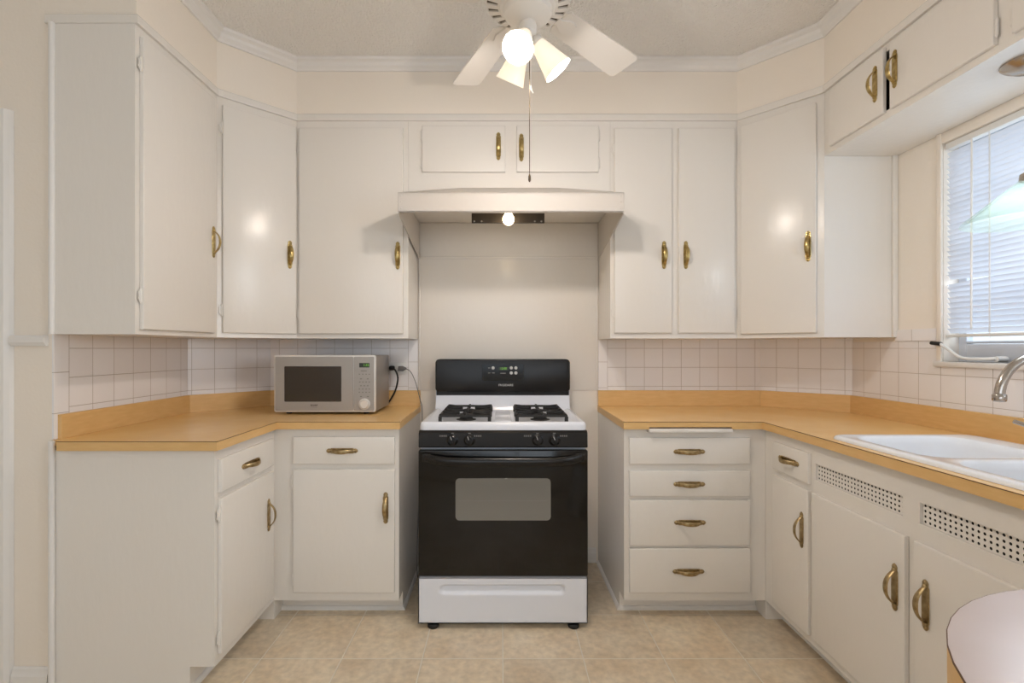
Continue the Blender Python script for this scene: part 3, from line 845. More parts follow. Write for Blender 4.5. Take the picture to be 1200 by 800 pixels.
for z in (1.45, 1.66, 1.87): box(bm, XF+0.006, XF+0.024, WY1+0.035, WY0-0.035, z-0.008, z+0.008)
bm.transform(inv); obj('window_frame', bm, 'steel_frame', win)
bm = bm_new(); box(bm, XF+0.012, XF+0.016, WY1+0.03, WY0-0.03, WZ0+0.03, WZ1-0.03); bm.transform(inv); obj('pane', bm, 'pane', win)
bm = bm_new()      # reveal lining and casing
box(bm, XR-0.012, XR-0.0004, WY0, WY0+0.022, WZ0-0.0, WZ1+0.065, 0.003); box(bm, XR-0.012, XR-0.0004, WY1-0.06, WY1, WZ0, WZ1+0.065, 0.003)
box(bm, XR-0.010, XR-0.0004, WY1, WY0, WZ1, WZ1+0.045, 0.003)
bm.transform(inv); obj('casing', bm, 'wall', win)
bm = bm_new(); box(bm, XR-0.022, XF, WY1-0.03, WY0+0.03, WZ0-0.022, WZ0, 0.004); bm.transform(inv); obj('sill', bm, 'trim', win)
bm = bm_new()      # casement crank
cy = -0.99
tube(bm, [(XR+0.05, cy-0.05, WZ0+0.014), (XR+0.012, cy-0.05, WZ0+0.014)], 0.011, 12)
tube(bm, spline([(XR+0.012, cy-0.05, WZ0+0.016), (XR-0.006, cy, WZ0+0.014), (XR-0.012, cy+0.065, WZ0+0.018), (XR-0.018, cy+0.115, WZ0+0.052), (XR-0.022, cy+0.145, WZ0+0.073)], 6), 0.006, 10)
bm.transform(inv); obj('crank_handle', bm, 'white_plastic', win)
bm = bm_new(); tube(bm, [(XR-0.022, cy+0.143, WZ0+0.073), (XR-0.026, cy+0.185, WZ0+0.078)], [0.0085, 0.0075], 10); bm.transform(inv)
o = obj('crank_knob', bm, 'rubber', win); o['label'] = 'black knob of the window crank'

bl = thing('window_blind', 'white horizontal slat blind lowered over the sink window', 'blind', (XR+0.03, (WY0+WY1)/2, WZ1))
inv = Matrix.Translation((-XR-0.03, -(WY0+WY1)/2, -WZ1))
BX = XR+0.018; by0, by1 = WY0-0.004, WY1+0.006
bm = bm_new(); box(bm, BX-0.016, BX+0.016, by1, by0, WZ1-0.028, WZ1-0.002, 0.002, 1); bm.transform(inv); obj('headrail', bm, 'white_plastic', bl)
bm = bm_new()
zb0 = 1.322; pitch = 0.0215; n = int((WZ1-0.034-zb0)/pitch)
for i in range(n):
    z = zb0 + i*pitch + 0.01

    tilt = R(52); w = 0.0125
    drop = 0.0
    prof = []
    for k in range(5):
        s = (k/4*2-1)
        px = s*w*math.cos(tilt) + 0.0016*(1-s*s)*math.sin(tilt)*-1
        pz = s*w*math.sin(tilt) + 0.0016*(1-s*s)*math.cos(tilt)
        prof.append((px, pz))
    ys = [by0]
    while ys[-1] - 0.1 > by1: ys.append(ys[-1]-0.1)
    ys.append(by1)
    bent = (i in (9, 10))
    rows = []
    for y in ys:
        dz = 0.0
        if bent: dz = (-0.011 if i == 9 else 0.010)*max(0, 1-abs(y-by0-0.0)/0.16)
        jit = random.uniform(-0.0006, 0.0006)
        rows.append([bm.verts.new((BX-a, y, z+b+dz+jit)) for a, b in prof])
    for a, b in zip(rows[:-1], rows[1:]):
        for k in range(4): bm.faces.new((a[k], a[k+1], b[k+1], b[k]))
bm.transform(inv); obj('slats', bm, 'blind', bl, 60)
bm = bm_new(); box(bm, BX-0.013, BX+0.013, by1, by0, 1.306, 1.318, 0.003); bm.transform(inv); obj('bottom_rail', bm, 'white_plastic', bl)
bm = bm_new(); tube(bm, [(BX-0.022, -0.962, WZ1-0.03), (BX-0.024, -0.962, 1.335)], 0.0035, 8); bm.transform(inv); obj('tilt_wand', bm, 'white_plastic', bl)
for y in (-1.02, -1.45, -1.9):
    bm = bm_new()
    for x in (BX-0.0125, BX+0.0125): tube(bm, [(x, y, WZ1-0.03), (x, y, 1.31)], 0.0011, 6)
    tube(bm, [(BX-0.015, y-0.006, WZ1-0.03), (BX-0.015, y-0.006, 1.30)], 0.0012, 6)
    bm.transform(inv); obj('ladder_cord', bm, 'white_plastic', bl)

pl = thing('pendant_lamp', 'pendant lamp with pale green ribbed cone shade above the sink', 'lamp', (1.665, -1.354, OB-0.0005))
bm = bm_new(); lathe(bm, [(0.076, 0), (0.076, -0.004), (0.068, -0.012), (0.060, -0.016), (0.048, -0.024), (0.012, -0.030), (0.004, -0.034)], 32, cap0=True, cap1=True); obj('canopy', bm, 'nickel', pl)
bm = bm_new(); tube(bm, [(0, 0, -0.03), (0, 0, -0.345)], 0.005, 10); obj('rod', bm, 'nickel', pl)
bm = bm_new(); lathe(bm, [(0.006, -0.335), (0.020, -0.345), (0.031, -0.352), (0.033, -0.372), (0.028, -0.375)], 24, cap0=True, cap1=True); obj('cap', bm, 'nickel', pl)
bm = bm_new()
segs = 120; ring = []
for r, z in ((0.028, -0.366), (0.034, -0.372), (0.085, -0.418), (0.13, -0.458), (0.168, -0.490), (0.171, -0.498), (0.167, -0.499), (0.128, -0.464), (0.083, -0.423), (0.030, -0.376)):
    ring.append([bm.verts.new(((r+(0.0011 if (i % 2) else -0.0011)*(r > 0.04 and r < 0.166))*math.cos(2*PI*i/segs), (r+(0.0011 if (i % 2) else -0.0011)*(r > 0.04 and r < 0.166))*math.sin(2*PI*i/segs), z)) for i in range(segs)])
for a, b in zip(ring[:-1], ring[1:]):
    for i in range(segs): bm.faces.new((a[i], a[(i+1) % segs], b[(i+1) % segs], b[i]))
bmesh.ops.recalc_face_normals(bm, faces=bm.faces[:])
obj('lamp_shade', bm, 'pendant_glass', pl, 25)
bm = bm_new(); sphere(bm, (0, 0, -0.418), 0.022, 14, 9); lathe(bm, [(0.013, -0.375), (0.013, -0.405)], 12); obj('bulb', bm, 'cool_bulb', pl)

# ------------------------------------------------------------------ ceiling fan
FCX, FCY = 0.09, -1.247
fan = thing('ceiling_fan', 'white ceiling fan with three lit bell shades', 'fan', (FCX, FCY, CEIL))
def zz(z): return z-CEIL
bm = bm_new(); lathe(bm, [(0.068, 0.0), (0.068, -0.012), (0.060, -0.035), (0.035, -0.055), (0.014, -0.06)], 32, cap0=True, cap1=True); obj('canopy', bm, 'fan_white', fan)
bm = bm_new(); tube(bm, [(0, 0, -0.05), (0, 0, zz(2.56))], 0.013, 14); obj('downrod', bm, 'fan_white', fan)
bm = bm_new()
segs = 44
fs = lathe(bm, [(0.014, zz(2.575)), (0.055, zz(2.57)), (0.11, zz(2.55)), (0.140, zz(2.515)), (0.145, zz(2.48)), (0.145, zz(2.435)), (0.142, zz(2.42)), (0.138, zz(2.411)), (0.100, zz(2.403)), (0.094, zz(2.400)), (0.03, zz(2.400))], segs, cap0=True, cap1=True)
bm.faces.ensure_lookup_table()
slot = [fs[7*segs+i] for i in range(segs) if i % 2 == 0]
bmesh.ops.recalc_face_normals(bm, faces=bm.faces[:])
bmesh.ops.inset_individual(bm, faces=slot, thickness=0.0016, depth=0.0)
r = bmesh.ops.extrude_discrete_faces(bm, faces=slot)
for f in r['faces']:
    f.material_index = 1
    for v in f.verts: v.co.z += 0.006
obj('motor_housing', bm, ['fan_white', 'slot'], fan, 35)
bm = bm_new(); lathe(bm, [(0.094, zz(2.402)), (0.088, zz(2.392)), (0.082, zz(2.388)), (0.078, zz(2.372)), (0.062, zz(2.356)), (0.034, zz(2.348)), (0.020, zz(2.345))], 40, cap0=True, cap1=True); obj('switch_housing', bm, 'fan_white', fan)
bm = bm_new(); lathe(bm, [(0.026, zz(2.348)), (0.030, zz(2.335)), (0.030, zz(2.315)), (0.020, zz(2.300)), (0.006, zz(2.294))], 24, cap0=True, cap1=True)
obj('light_kit_hub', bm, 'fan_white', fan)
# blades
def blade_bm():
    bm = bm_new()
    w0, w1 = 0.052, 0.066; r0, r1 = 0.17, 0.585
    pts = [(r0, -w0)] + [(r1-0.02, -w1)] + [(r1-0.005, -w1+0.006), (r1, -w1+0.02)] + [(r1, w1-0.02), (r1-0.005, w1-0.006), (r1-0.02, w1)] + [(r0, w0), (r0-0.012, w0-0.018), (r0-0.012, -w0+0.018)]
    prism(bm, pts, -0.003, 0.003, bevel=0.001, seg=1)
    return finish(bm, 'blade', 'fan_white', 30)
def iron_bm():
    bm = bm_new()
    prism(bm, [(0.10, -0.018), (0.16, -0.012), (0.20, -0.03), (0.235, -0.022), (0.25, 0), (0.235, 0.022), (0.20, 0.03), (0.16, 0.012), (0.10, 0.018)], -0.009, -0.003, bevel=0.001, seg=1)
    return finish(bm, 'blade_bracket', 'fan_white', 30)
BM_, IM_ = blade_bm(), iron_bm()
for k in range(5):
    a = 43 + 72*k
    b = part('blade', BM_, fan, (0, 0, zz(2.428)))
    b.matrix_local = Matrix.Translation((0, 0, zz(2.428))) @ Matrix.Rotation(R(a), 4, 'Z') @ Matrix.Rotation(R(-11), 4, 'X')
    part('blade_bracket', IM_, b)
# shades
def shade_mesh():
    bm = bm_new()
    outer = [(0.020, 0.0), (0.024, 0.006), (0.028, 0.02), (0.034, 0.045), (0.041, 0.075), (0.047, 0.098), (0.051, 0.112)]
    inner = [(r-0.0028, z) for r, z in outer[::-1]]
    lathe(bm, outer + inner, 36, close=True)
    bmesh.ops.recalc_face_normals(bm, faces=bm.faces[:])
    return finish(bm, 'lamp_shade', 'shade', 50)
def bulb_mesh():
    bm = bm_new(); lathe(bm, [(0.003, 0.088), (0.012, 0.086), (0.020, 0.078), (0.0235, 0.066), (0.021, 0.053), (0.014, 0.04), (0.012, 0.02)], 20, cap0=True, cap1=True)
    bmesh.ops.recalc_face_normals(bm, faces=bm.faces[:])
    return finish(bm, 'bulb', 'bulb', 50)
def fitter_mesh():
    bm = bm_new(); lathe(bm, [(0.009, -0.035), (0.009, -0.02), (0.022, -0.012), (0.024, 0.004), (0.019, 0.012)], 20, cap0=True, cap1=True)
    return finish(bm, 'shade_fitter', 'fan_white', 50)
SM_, BU_, FI_ = shade_mesh(), bulb_mesh(), fitter_mesh()
LAMP_W = 6.7
for az, tl in ((250, 42), (8, 40), (128, 36)):
    T_ = Matrix.Translation((0, 0, zz(2.322))) @ Matrix.Rotation(R(az), 4, 'Z') @ Matrix.Rotation(R(180-tl), 4, 'Y') @ Matrix.Translation((0, 0, 0.05))
    s = part('lamp_shade', SM_, fan); s.matrix_local = T_
    part('bulb', BU_, s); part('shade_fitter', FI_, s)
    L = bpy.data.lights.new('fan_bulb_light', 'POINT'); L.energy = LAMP_W; L.color = (1.0, 0.915, 0.845); L.shadow_soft_size = 0.03
    lo = bpy.data.objects.new('fan_bulb_light', L); COL.objects.link(lo)
    lo.matrix_world = Matrix.Translation(fan.location) @ T_ @ Matrix.Translation((0, 0, 0.108))
bm = bm_new()
tube(bm, [(0.004, -0.028, zz(2.31)), (0.004, -0.030, zz(1.83))], 0.0013, 6)
lathe(bm, [(0.0015, zz(1.832)), (0.004, zz(1.825)), (0.0045, zz(1.812)), (0.002, zz(1.806))], 10, c=(0.004, -0.030, 0), cap0=True, cap1=True)
obj('pull_chain', bm, 'chain', fan)
bm = bm_new(); tube(bm, spline([(0.012, 0.028, zz(2.31)), (0.012, 0.03, zz(2.2)), (0.012, 0.03, zz(2.15)), (0.020, 0.03, zz(2.13))], 6), 0.0018, 6); obj('pull_cord', bm, 'white_plastic', fan)

# ------------------------------------------------------------------ range hood
HX0, HX1 = -0.4805, 0.5755
hd = thing('range_hood', 'white range hood with bare lit bulb above the stove', 'range hood', (0.0475, 0, 1.80))
inv = Matrix.Translation((-0.0475, 0, -1.80))
HF, HT, HBt = -0.60, 1.989, 1.897
bm = bm_new()
box(bm, HX0, HX1, HF, HF+0.006, HBt, HT, 0.002, 1)
hv = [bm.verts.new(p) for p in ((HX0, HF, HT), (HX1, HF, HT), (0.30, -0.334, 2.0975), (-0.205, -0.334, 2.0975), (HX0, -0.334, 1.995), (HX1, -0.334, 1.995))]
lv = [bm.verts.new((v.co.x, v.co.y, v.co.z-0.004)) for v in hv]
hf = []
for q in ((0, 1, 2, 3), (0, 3, 4), (1, 5, 2)):
    hf.append(bm.faces.new([hv[i] for i in q])); hf.append(bm.faces.new([lv[i] for i in q[::-1]]))
for a, b in ((4, 0), (0, 1), (1, 5), (5, 2), (2, 3), (3, 4)): hf.append(bm.faces.new((hv[a], hv[b], lv[b], lv[a])))
bmesh.ops.recalc_face_normals(bm, faces=hf)
box(bm, HX0, HX1, HF, HF+0.022, HBt, HBt+0.004)
bm.transform(inv); obj('canopy', bm, 'hood_enamel', hd)
for x0, x1 in ((HX0-0.001, HX0+0.004), (HX1-0.004, HX1+0.001)):
    bm = bm_new()
    prism(bm, [(-0.0125, 1.792), (-0.025, 1.786), (HF+0.001, HBt-0.006), (HF+0.001, HT-0.0005), (-0.336, 1.9945), (-0.0125, 1.99)], x0 if x0 < 0 else x0, x1, 'x')
    bm.transform(inv); obj('side_panel', bm, 'hood_enamel', hd)
for x in (HX0+0.014, HX1-0.014):
    for z in (1.915, 1.945, 1.972):
        bm = bm_new(); sphere(bm, (x, HF-0.0005, z), 0.004, 8, 5, (1, 0.4, 1)); bm.transform(inv); obj('rivet', bm, 'hood_enamel', hd)
bm = bm_new(); box(bm, -0.152, 0.226, -0.352, -0.343, 1.909, 1.99, 0.002, 1); bm.transform(inv); obj('fan_plate', bm, 'grey_metal', hd)
for x in (-0.138, -0.10, 0.176, 0.21):
    bm = bm_new(); sphere(bm, (x, -0.353, 1.918), 0.005, 8, 5, (1, 0.4, 1)); bm.transform(inv); obj('screw', bm, 'screw', hd)
bm = bm_new(); tube(bm, [(0.038, -0.372, 2.0), (0.038, -0.40, 1.955)], 0.017, 16); tube(bm, [(0.038, -0.343, 1.985), (0.038, -0.38, 1.985)], 0.012, 12); bm.transform(inv); obj('bulb_socket', bm, 'white_plastic', hd)
bm = bm_new(); lathe(bm, [(0.014, 0.0), (0.016, 0.012), (0.022, 0.028), (0.029, 0.045), (0.029, 0.058), (0.022, 0.072), (0.010, 0.079), (0.001, 0.080)], 22,
      T=Matrix.Translation((0.038, -0.399, 1.957)) @ Matrix.Rotation(R(180-24), 4, 'X'), cap0=True, cap1=True)
bmesh.ops.recalc_face_normals(bm, faces=bm.faces[:])
bm.transform(inv); obj('bulb', bm, 'hood_bulb', hd)

# ------------------------------------------------------------------ gas range
GX0, GX1 = -0.371, 0.391; GC = 0.01; GW = 0.381
rg = thing('gas_range', 'black and white gas range between the two counters', 'stove', (GC, -0.35, 0))
inv = Matrix.Translation((-GC, 0.35, 0))
def rp(name, bm, m, sm=30, lab=None):
    bm.transform(inv); o = obj(name, bm, m, rg, sm)
    if lab: o['label'] = lab
    return o
bm = bm_new()
box(bm, GX0+0.004, GX1-0.004, -0.645, -0.045, 0.03, 0.886, 0.002, 1)
rp('body', bm, 'white_enamel')
# cooktop with rounded lip and well
bm = bm_new()
yb, yf = -0.135, -0.652
LOOPS = []
for d, z in ((0.0, 0.8865), (0.0, 0.908), (0.002, 0.915), (0.008, 0.921), (0.018, 0.923), (0.030, 0.921), (0.042, 0.913), (0.060, 0.911)):
    LOOPS.append([bm.verts.new((x, y, z)) for x, y in rrect(GX0-0.002+d, GX1+0.002-d, yf+d, yb-d*0.3, 0.03-min(d, 0.024), 5)])
for a, b in zip(LOOPS[:-1], LOOPS[1:]):
    for i in range(len(a)): bm.faces.new((a[i], a[(i+1) % len(a)], b[(i+1) % len(a)], b[i]))
bm.faces.new(LOOPS[-1]); bm.faces.new(LOOPS[0][::-1])
bmesh.ops.recalc_face_normals(bm, faces=bm.faces[:])
box(bm, GC-0.04, GC+0.04, -0.56, -0.20, 0.9105, 0.9145, 0.003)
rp('cooktop', bm, 'white_enamel', 50)
# white riser behind the cooktop
bm = bm_new()
prism(bm, [(-0.100, 0.90), (-0.100, 1.03), (-0.122, 1.03), (-0.128, 0.95), (-0.150, 0.915), (-0.170, 0.911), (-0.170, 0.90)], GX0+0.004, GX1-0.004, 'x')
rp('riser', bm, 'white_enamel', 40)
# black backguard
bm = bm_new()
pts = [(x, z) for x, z in rrect(GX0+0.002, GX1-0.002, 1.014, 1.199, 0.022, 6)]
prism(bm, pts, -0.138, -0.05, 'y', bevel=0.006, seg=3)
box(bm, GX0+0.006, GX1-0.006, -0.126, -0.06, 0.994, 1.02, 0.002, 1)
rp('backguard', bm, 'black', 40)
bm = bm_new()
prism(bm, rrect(-0.106, 0.128, 1.078, 1.172, 0.012, 4), -0.1405, -0.137, 'y', bevel=0.001, seg=1)
rp('control_panel', bm, 'black_glass', 40)
bm = bm_new(); box(bm, -0.013, 0.042, -0.1412, -0.140, 1.137, 1.155); rp('clock_display', bm, 'display_dark', lab='green clock display')
for x, z in ((-0.044, 1.150), (0.058, 1.150), (0.084, 1.150), (0.058, 1.122), (0.084, 1.122)):
    bm = bm_new(); lathe(bm, [(0.009, 0), (0.009, 0.002), (0.007, 0.003)], 16, T=Matrix.Translation((x, -0.1403, z)) @ Matrix.Rotation(R(90), 4, 'X'), cap0=True, cap1=True)
    rp('button', bm, 'button')
bm = bm_new()
for x, z, w in ((-0.066, 1.150, 0.012), (-0.066, 1.122, 0.012), (-0.042, 1.122, 0.014), (0.012, 1.120, 0.03)): box(bm, x-w/2, x+w/2, -0.1411, -0.1404, z-0.0025, z+0.0025)
rp('control_marking', bm, 'mark_grey')
text_part('clock_digits', '12:00', 0.017, rg, 'display', (0.0145-GC, -0.1414+0.35, 1.146), (R(90), 0, 0))
text_part('brand_lettering', 'FRIGIDAIRE', 0.0165, rg, 'mark_white', (0.028-GC, -0.1384+0.35, 1.053), (R(90), 0, 0))
# front control panel with knobs
bm = bm_new()
prism(bm, [(-0.64, 0.886), (-0.655, 0.886), (-0.668, 0.876), (-0.672, 0.815), (-0.668, 0.810), (-0.64, 0.810)], GX0-0.002, GX1+0.002, 'x', bevel=0.002, seg=1)
rp('knob_panel', bm, 'black', 30)
for x in (-0.219, -0.142, 0.166, 0.242):
    bm = bm_new()
    T_ = Matrix.Translation((x, -0.669, 0.845)) @ Matrix.Rotation(R(90-4), 4, 'X')
    lathe(bm, [(0.026, 0), (0.026, 0.008), (0.021, 0.011), (0.020, 0.022), (0.016, 0.025)], 24, T=T_, cap0=True, cap1=True)
    b2 = bm_new(); box(b2, -0.0055, 0.0055, -0.022, 0.022, 0.02, 0.036, 0.003)
    b2.transform(T_ @ Matrix.Rotation(R(20), 4, 'Z'))
    me = bpy.data.meshes.new('t'); b2.to_mesh(me); b2.free(); bm.from_mesh(me); bpy.data.meshes.remove(me)
    kb = rp('knob', bm, 'black', 30)
    bm = bm_new(); b2 = None
    box(bm, -0.001, 0.001, 0.004, 0.020, 0.0362, 0.0368); bm.transform(T_ @ Matrix.Rotation(R(20), 4, 'Z')); bm.transform(inv); obj('pointer_mark', bm, 'mark_white', kb)
bm = bm_new()
for x0 in (-0.262, -0.105, 0.121, 0.284):
    for i in range(4):
        xx = x0 + (i-1.5)*0.009
        box(bm, xx-0.003, xx+0.003, -0.6702, -0.667, 0.860, 0.8665)
for x0 in (-0.219, -0.142, 0.166, 0.242): box(bm, x0-0.006, x0+0.006, -0.6698, -0.667, 0.873, 0.8765)
rp('burner_marking', bm, 'mark_grey')
# oven door
bm = bm_new()
WX0, WX1, WZ_0, WZ_1 = -0.204, 0.224, 0.487, 0.676
prism(bm, rrect(GX0, GX1, 0.236, 0.802, 0.006, 3), -0.688, -0.648, 'y', bevel=0.004, seg=2)
rp('oven_door', bm, 'black_glass', 40)
od = [o for o in rg.children if o.name.startswith('oven_door')][0]
bm = bm_new(); prism(bm, rrect(WX0, WX1, WZ_0, WZ_1, 0.018, 5), -0.6888, -0.686, 'y', bevel=0.0004, seg=1); bm.transform(inv); o = obj('oven_window', bm, 'oven_window', od); o['label'] = 'grey oven door window'
bm = bm_new(); 
for z in (0.575,): box(bm, WX0+0.015, WX1-0.015, -0.6893, -0.6885, z-0.0012, z+0.0012)
bm.transform(inv); obj('rack_line', bm, 'mark_grey', od)
bm = bm_new()
hp = []
for i in range(25):
    t_ = i/24*2-1
    hp.append((GC + t_*0.352, -0.693 - 0.040*(1-abs(t_)**5), 0.757 + 0.014*abs(t_)**6))
rows = []
for p in hp:
    c = Vector(p); rows.append([bm.verts.new(c + Vector((0, -0.010*math.cos(a), 0.021*math.sin(a)))) for a in [2*PI*k/12 for k in range(12)]])
for a, b in zip(rows[:-1], rows[1:]):
    for k in range(12): bm.faces.new((a[k], a[(k+1) % 12], b[(k+1) % 12], b[k]))
bm.faces.new(rows[0]); bm.faces.new(rows[-1]); bmesh.ops.recalc_face_normals(bm, faces=bm.faces[:])
for s in (-1, 1): box(bm, GC+s*0.345-0.02, GC+s*0.345+0.02, -0.700, -0.687, 0.75, 0.79, 0.004)
bm.transform(inv); obj('door_handle', bm, 'black', od, 50)
# storage drawer with scooped pull
bm = bm_new()
DX0, DX1, DZ0, DZ1, DY = GX0, GX1-0.002, 0.026, 0.231, -0.690
nx, nz = 90, 34
def dd(x, z):
    cx, cz = 0.007, 0.176; hx, r = 0.258, 0.023
    px = max(abs(x-cx)-hx, 0); q = math.hypot(px, z-cz)/r
    if q >= 1: return 0.0
    f = (1-q*q); return 0.016*min(1.0, f*1.6)*(0.6 + 0.4*(z-cz)/r if True else 1)
g = [[bm.verts.new((DX0+(DX1-DX0)*i/nx, DY + dd(DX0+(DX1-DX0)*i/nx, DZ0+(DZ1-DZ0)*j/nz), DZ0+(DZ1-DZ0)*j/nz)) for j in range(nz+1)] for i in range(nx+1)]
for i in range(nx):
    for j in range(nz): bm.faces.new((g[i][j], g[i+1][j], g[i+1][j+1], g[i][j+1]))
box(bm, DX0, DX1, DY, -0.645, DZ0, DZ0+0.004); box(bm, DX0, DX1, DY, -0.645, DZ1-0.004, DZ1); box(bm, DX0, DX0+0.004, DY, -0.645, DZ0, DZ1); box(bm, DX1-0.004, DX1, DY, -0.645, DZ0, DZ1)
rp('storage_drawer', bm, 'white_enamel', 40)
for x in (GX0+0.065, GX1-0.062):
    for y in (-0.668, -0.09):
        bm = bm_new(); lathe(bm, [(0.024, 0), (0.026, 0.004), (0.026, 0.012), (0.02, 0.018), (0.009, 0.02), (0.009, 0.034)], 18, c=(x, y, 0), cap0=True, cap1=True); rp('foot', bm, 'rubber')
# burners and grates
def grate(cx):
    bm = bm_new()
    x0, x1, y0, y1 = cx-0.116, cx+0.116, -0.585, -0.185
    zt, zb_ = 0.947, 0.937
    b_ = 0.0055
    def bar(a, b, w=0.0055, z0=zb_, z1=zt):
        a = Vector(a); b = Vector(b); d = (b-a).normalized(); n_ = Vector((-d.y, d.x))*w
        pts = [a+n_, a-n_, b-n_, b+n_]
        prism(bm, [(p.x, p.y) for p in pts], z0, z1)
    bar((x0, y0), (x0, y1)); bar((x1, y0), (x1, y1)); bar((x0, y0), (x1, y0)); bar((x0, y1), (x1, y1)); bar((x0, (y0+y1)/2), (x1, (y0+y1)/2))
    for cyy in ((y0*3+y1)/4, (y0+3*y1)/4):
        for dx, dy in ((-1, 0), (1, 0), (0, 1), (0, -1)):
            ex = cx + dx*0.116; ey = cyy + dy*0.1
            bar((cx+dx*0.032, cyy+dy*0.032), (ex, ey), 0.005, zb_-0.002, zt+0.006)
        for dx, dy in ((-1, 1), (1, 1), (-1, -1), (1, -1)):
            bar((cx+dx*0.045, cyy+dy*0.034), (cx+dx*0.116, cyy+dy*0.1), 0.0045, zb_, zt+0.004)
    for x in (x0, x1):
        for y in (y0, y1, (y0+y1)/2): box(bm, x-0.008, x+0.008, y-0.008, y+0.008, 0.911, zb_+0.004, 0.002, 1)
    return bm
for cx in (-0.170, 0.192):
    for y in (-0.485, -0.285):
        bm = bm_new(); lathe(bm, [(0.048, 0.9105), (0.048, 0.9135), (0.036, 0.915), (0.030, 0.922), (0.030, 0.927), (0.036, 0.929), (0.036, 0.934), (0.028, 0.937), (0.004, 0.938)], 28, c=(cx, y, 0), cap0=True, cap1=True)
        rp('burner', bm, 'iron', 40)
    rp('burner_grate', grate(cx), 'iron', 30)

# ------------------------------------------------------------------ microwave
mw = thing('microwave_oven', 'silver countertop microwave in front of the left tile backsplash', 'microwave', (-0.898, -0.24, CT))
MX0, MX1 = -0.259, 0.259; MF, MB = -0.157, 0.165; MZ0, MZ1 = 0.012, 0.303
def mp(name, bm, m, par=None, sm=35): return obj(name, bm, m, par or mw, sm)
bm = bm_new(); box(bm, MX0+0.004, MX1-0.004, MF+0.02, MB, MZ0, MZ1-0.003, 0.006, 2); mp('case', bm, 'silver_dark')
bm = bm_new()
prism(bm, rrect(MX0, MX1, MZ0, MZ1, 0.010, 5), MF+0.004, MF+0.024, 'y', bevel=0.004, seg=2)
mp('front_frame', bm, 'silver_rim')
dx1 = 0.146
bm = bm_new(); prism(bm, rrect(MX0+0.008, dx1, MZ0+0.009, MZ1-0.008, 0.006, 4), MF, MF+0.012, 'y', bevel=0.0015, seg=1); dw = mp('door', bm, 'silver')
bm = bm_new(); prism(bm, rrect(-0.204, 0.086, 0.066, 0.246, 0.004, 3), MF-0.0008, MF+0.004, 'y', bevel=0.0003, seg=1); o = mp('door_window', bm, 'mw_window', dw); o['label'] = 'dark microwave door window'
text_part('brand_lettering', 'SHARP', 0.0125, dw, 'mark_dark', (-0.053, MF-0.0004, 0.0475), (R(90), 0, 0), bold=0.0003)
text_part('model_lettering', 'CAROUSEL', 0.0055, dw, 'mark_grey', (-0.051, MF-0.0004, 0.0375), (R(90), 0, 0))
bm = bm_new(); prism(bm, rrect(dx1+0.0025, MX1-0.007, MZ0+0.009, MZ1-0.008, 0.006, 4), MF, MF+0.012, 'y', bevel=0.0015, seg=1); cp = mp('control_panel', bm, 'silver')
bm = bm_new(); prism(bm, rrect(0.177, 0.229, 0.240, 0.263, 0.002, 2), MF-0.0006, MF+0.004, 'y'); mp('clock_display', bm, 'display_dark', cp)
text_part('clock_digits', '1:35', 0.017, cp, 'display', (0.212, MF-0.0008, 0.2515), (R(90), 0, 0))
bm = bm_new()
for z, xs, w in ((0.222, (0.200,), 0.03), (0.206, (0.178, 0.195, 0.212, 0.228), 0.007), (0.182, (0.186, 0.220), 0.010), (0.166, (0.180, 0.196, 0.212, 0.228), 0.008), (0.147, (0.186, 0.203, 0.220), 0.009), (0.130, (0.178, 0.195, 0.212, 0.228), 0.007), (0.114, (0.178, 0.195, 0.212, 0.228), 0.007), (0.092, (0.186, 0.221), 0.010)):
    for x in xs: box(bm, x-w/2, x+w/2, MF-0.0004, MF+0.002, z-0.002, z+0.002)
mp('button_marking', bm, 'mark_grey', cp)
bm = bm_new(); lathe(bm, [(0.029, 0), (0.029, 0.004), (0.026, 0.005), (0.024, 0.004), (0.022, 0.014), (0.019, 0.017), (0.010, 0.0165), (0.004, 0.017)], 32, T=Matrix.Translation((0.204, MF, 0.054)) @ Matrix.Rotation(R(90), 4, 'X'), cap0=True, cap1=True); mp('dial', bm, 'silver_rim', cp)
for x in (-0.2, 0.2):
    for y in (-0.11, 0.12):
        bm = bm_new(); lathe(bm, [(0.013, 0.0003), (0.014, 0.006), (0.014, 0.0125)], 16, c=(x, y, 0), cap0=True, cap1=True); mp('foot', bm, 'rubber')

# ------------------------------------------------------------------ outlet and cords
ol = thing('wall_outlet', 'white double wall outlet in the tiles beside the microwave', 'outlet', (-0.613, -0.0062, 1.142))
bm = bm_new(); prism(bm, rrect(-0.057, 0.057, -0.036, 0.036, 0.006, 4), -0.005, 0, 'y', bevel=0.002, seg=2); obj('cover_plate', bm, 'white_plastic', ol)
for s in (-1, 1):
    bm = bm_new(); prism(bm, rrect(s*0.026-0.017, s*0.026+0.017, -0.014, 0.014, 0.012, 5), -0.007, -0.004, 'y', bevel=0.0006, seg=1); obj('socket', bm, 'white_plastic', ol)
pc = thing('power_cord', 'thick black power cord curving down beside the microwave', 'cord', (-0.637, -0.0135, 1.145))
bm = bm_new(); prism(bm, rrect(-0.015, 0.015, -0.013, 0.013, 0.008, 4), -0.032, 0, 'y', bevel=0.004, seg=2); obj('plug', bm, 'rubber', pc)
bm = bm_new(); tube(bm, spline([(0.0, -0.028, 0.0), (0.026, -0.045, -0.012), (0.042, -0.052, -0.055), (0.032, -0.05, -0.115), (0.008, -0.045, -0.165), (-0.03, -0.042, -0.2155), (-0.07, -0.04, -0.2165)], 6), 0.005, 8); obj('cable', bm, 'rubber', pc)
pc = thing('power_cord', 'thin grey power cord running from the outlet down behind the range', 'cord', (-0.588, -0.0135, 1.142))
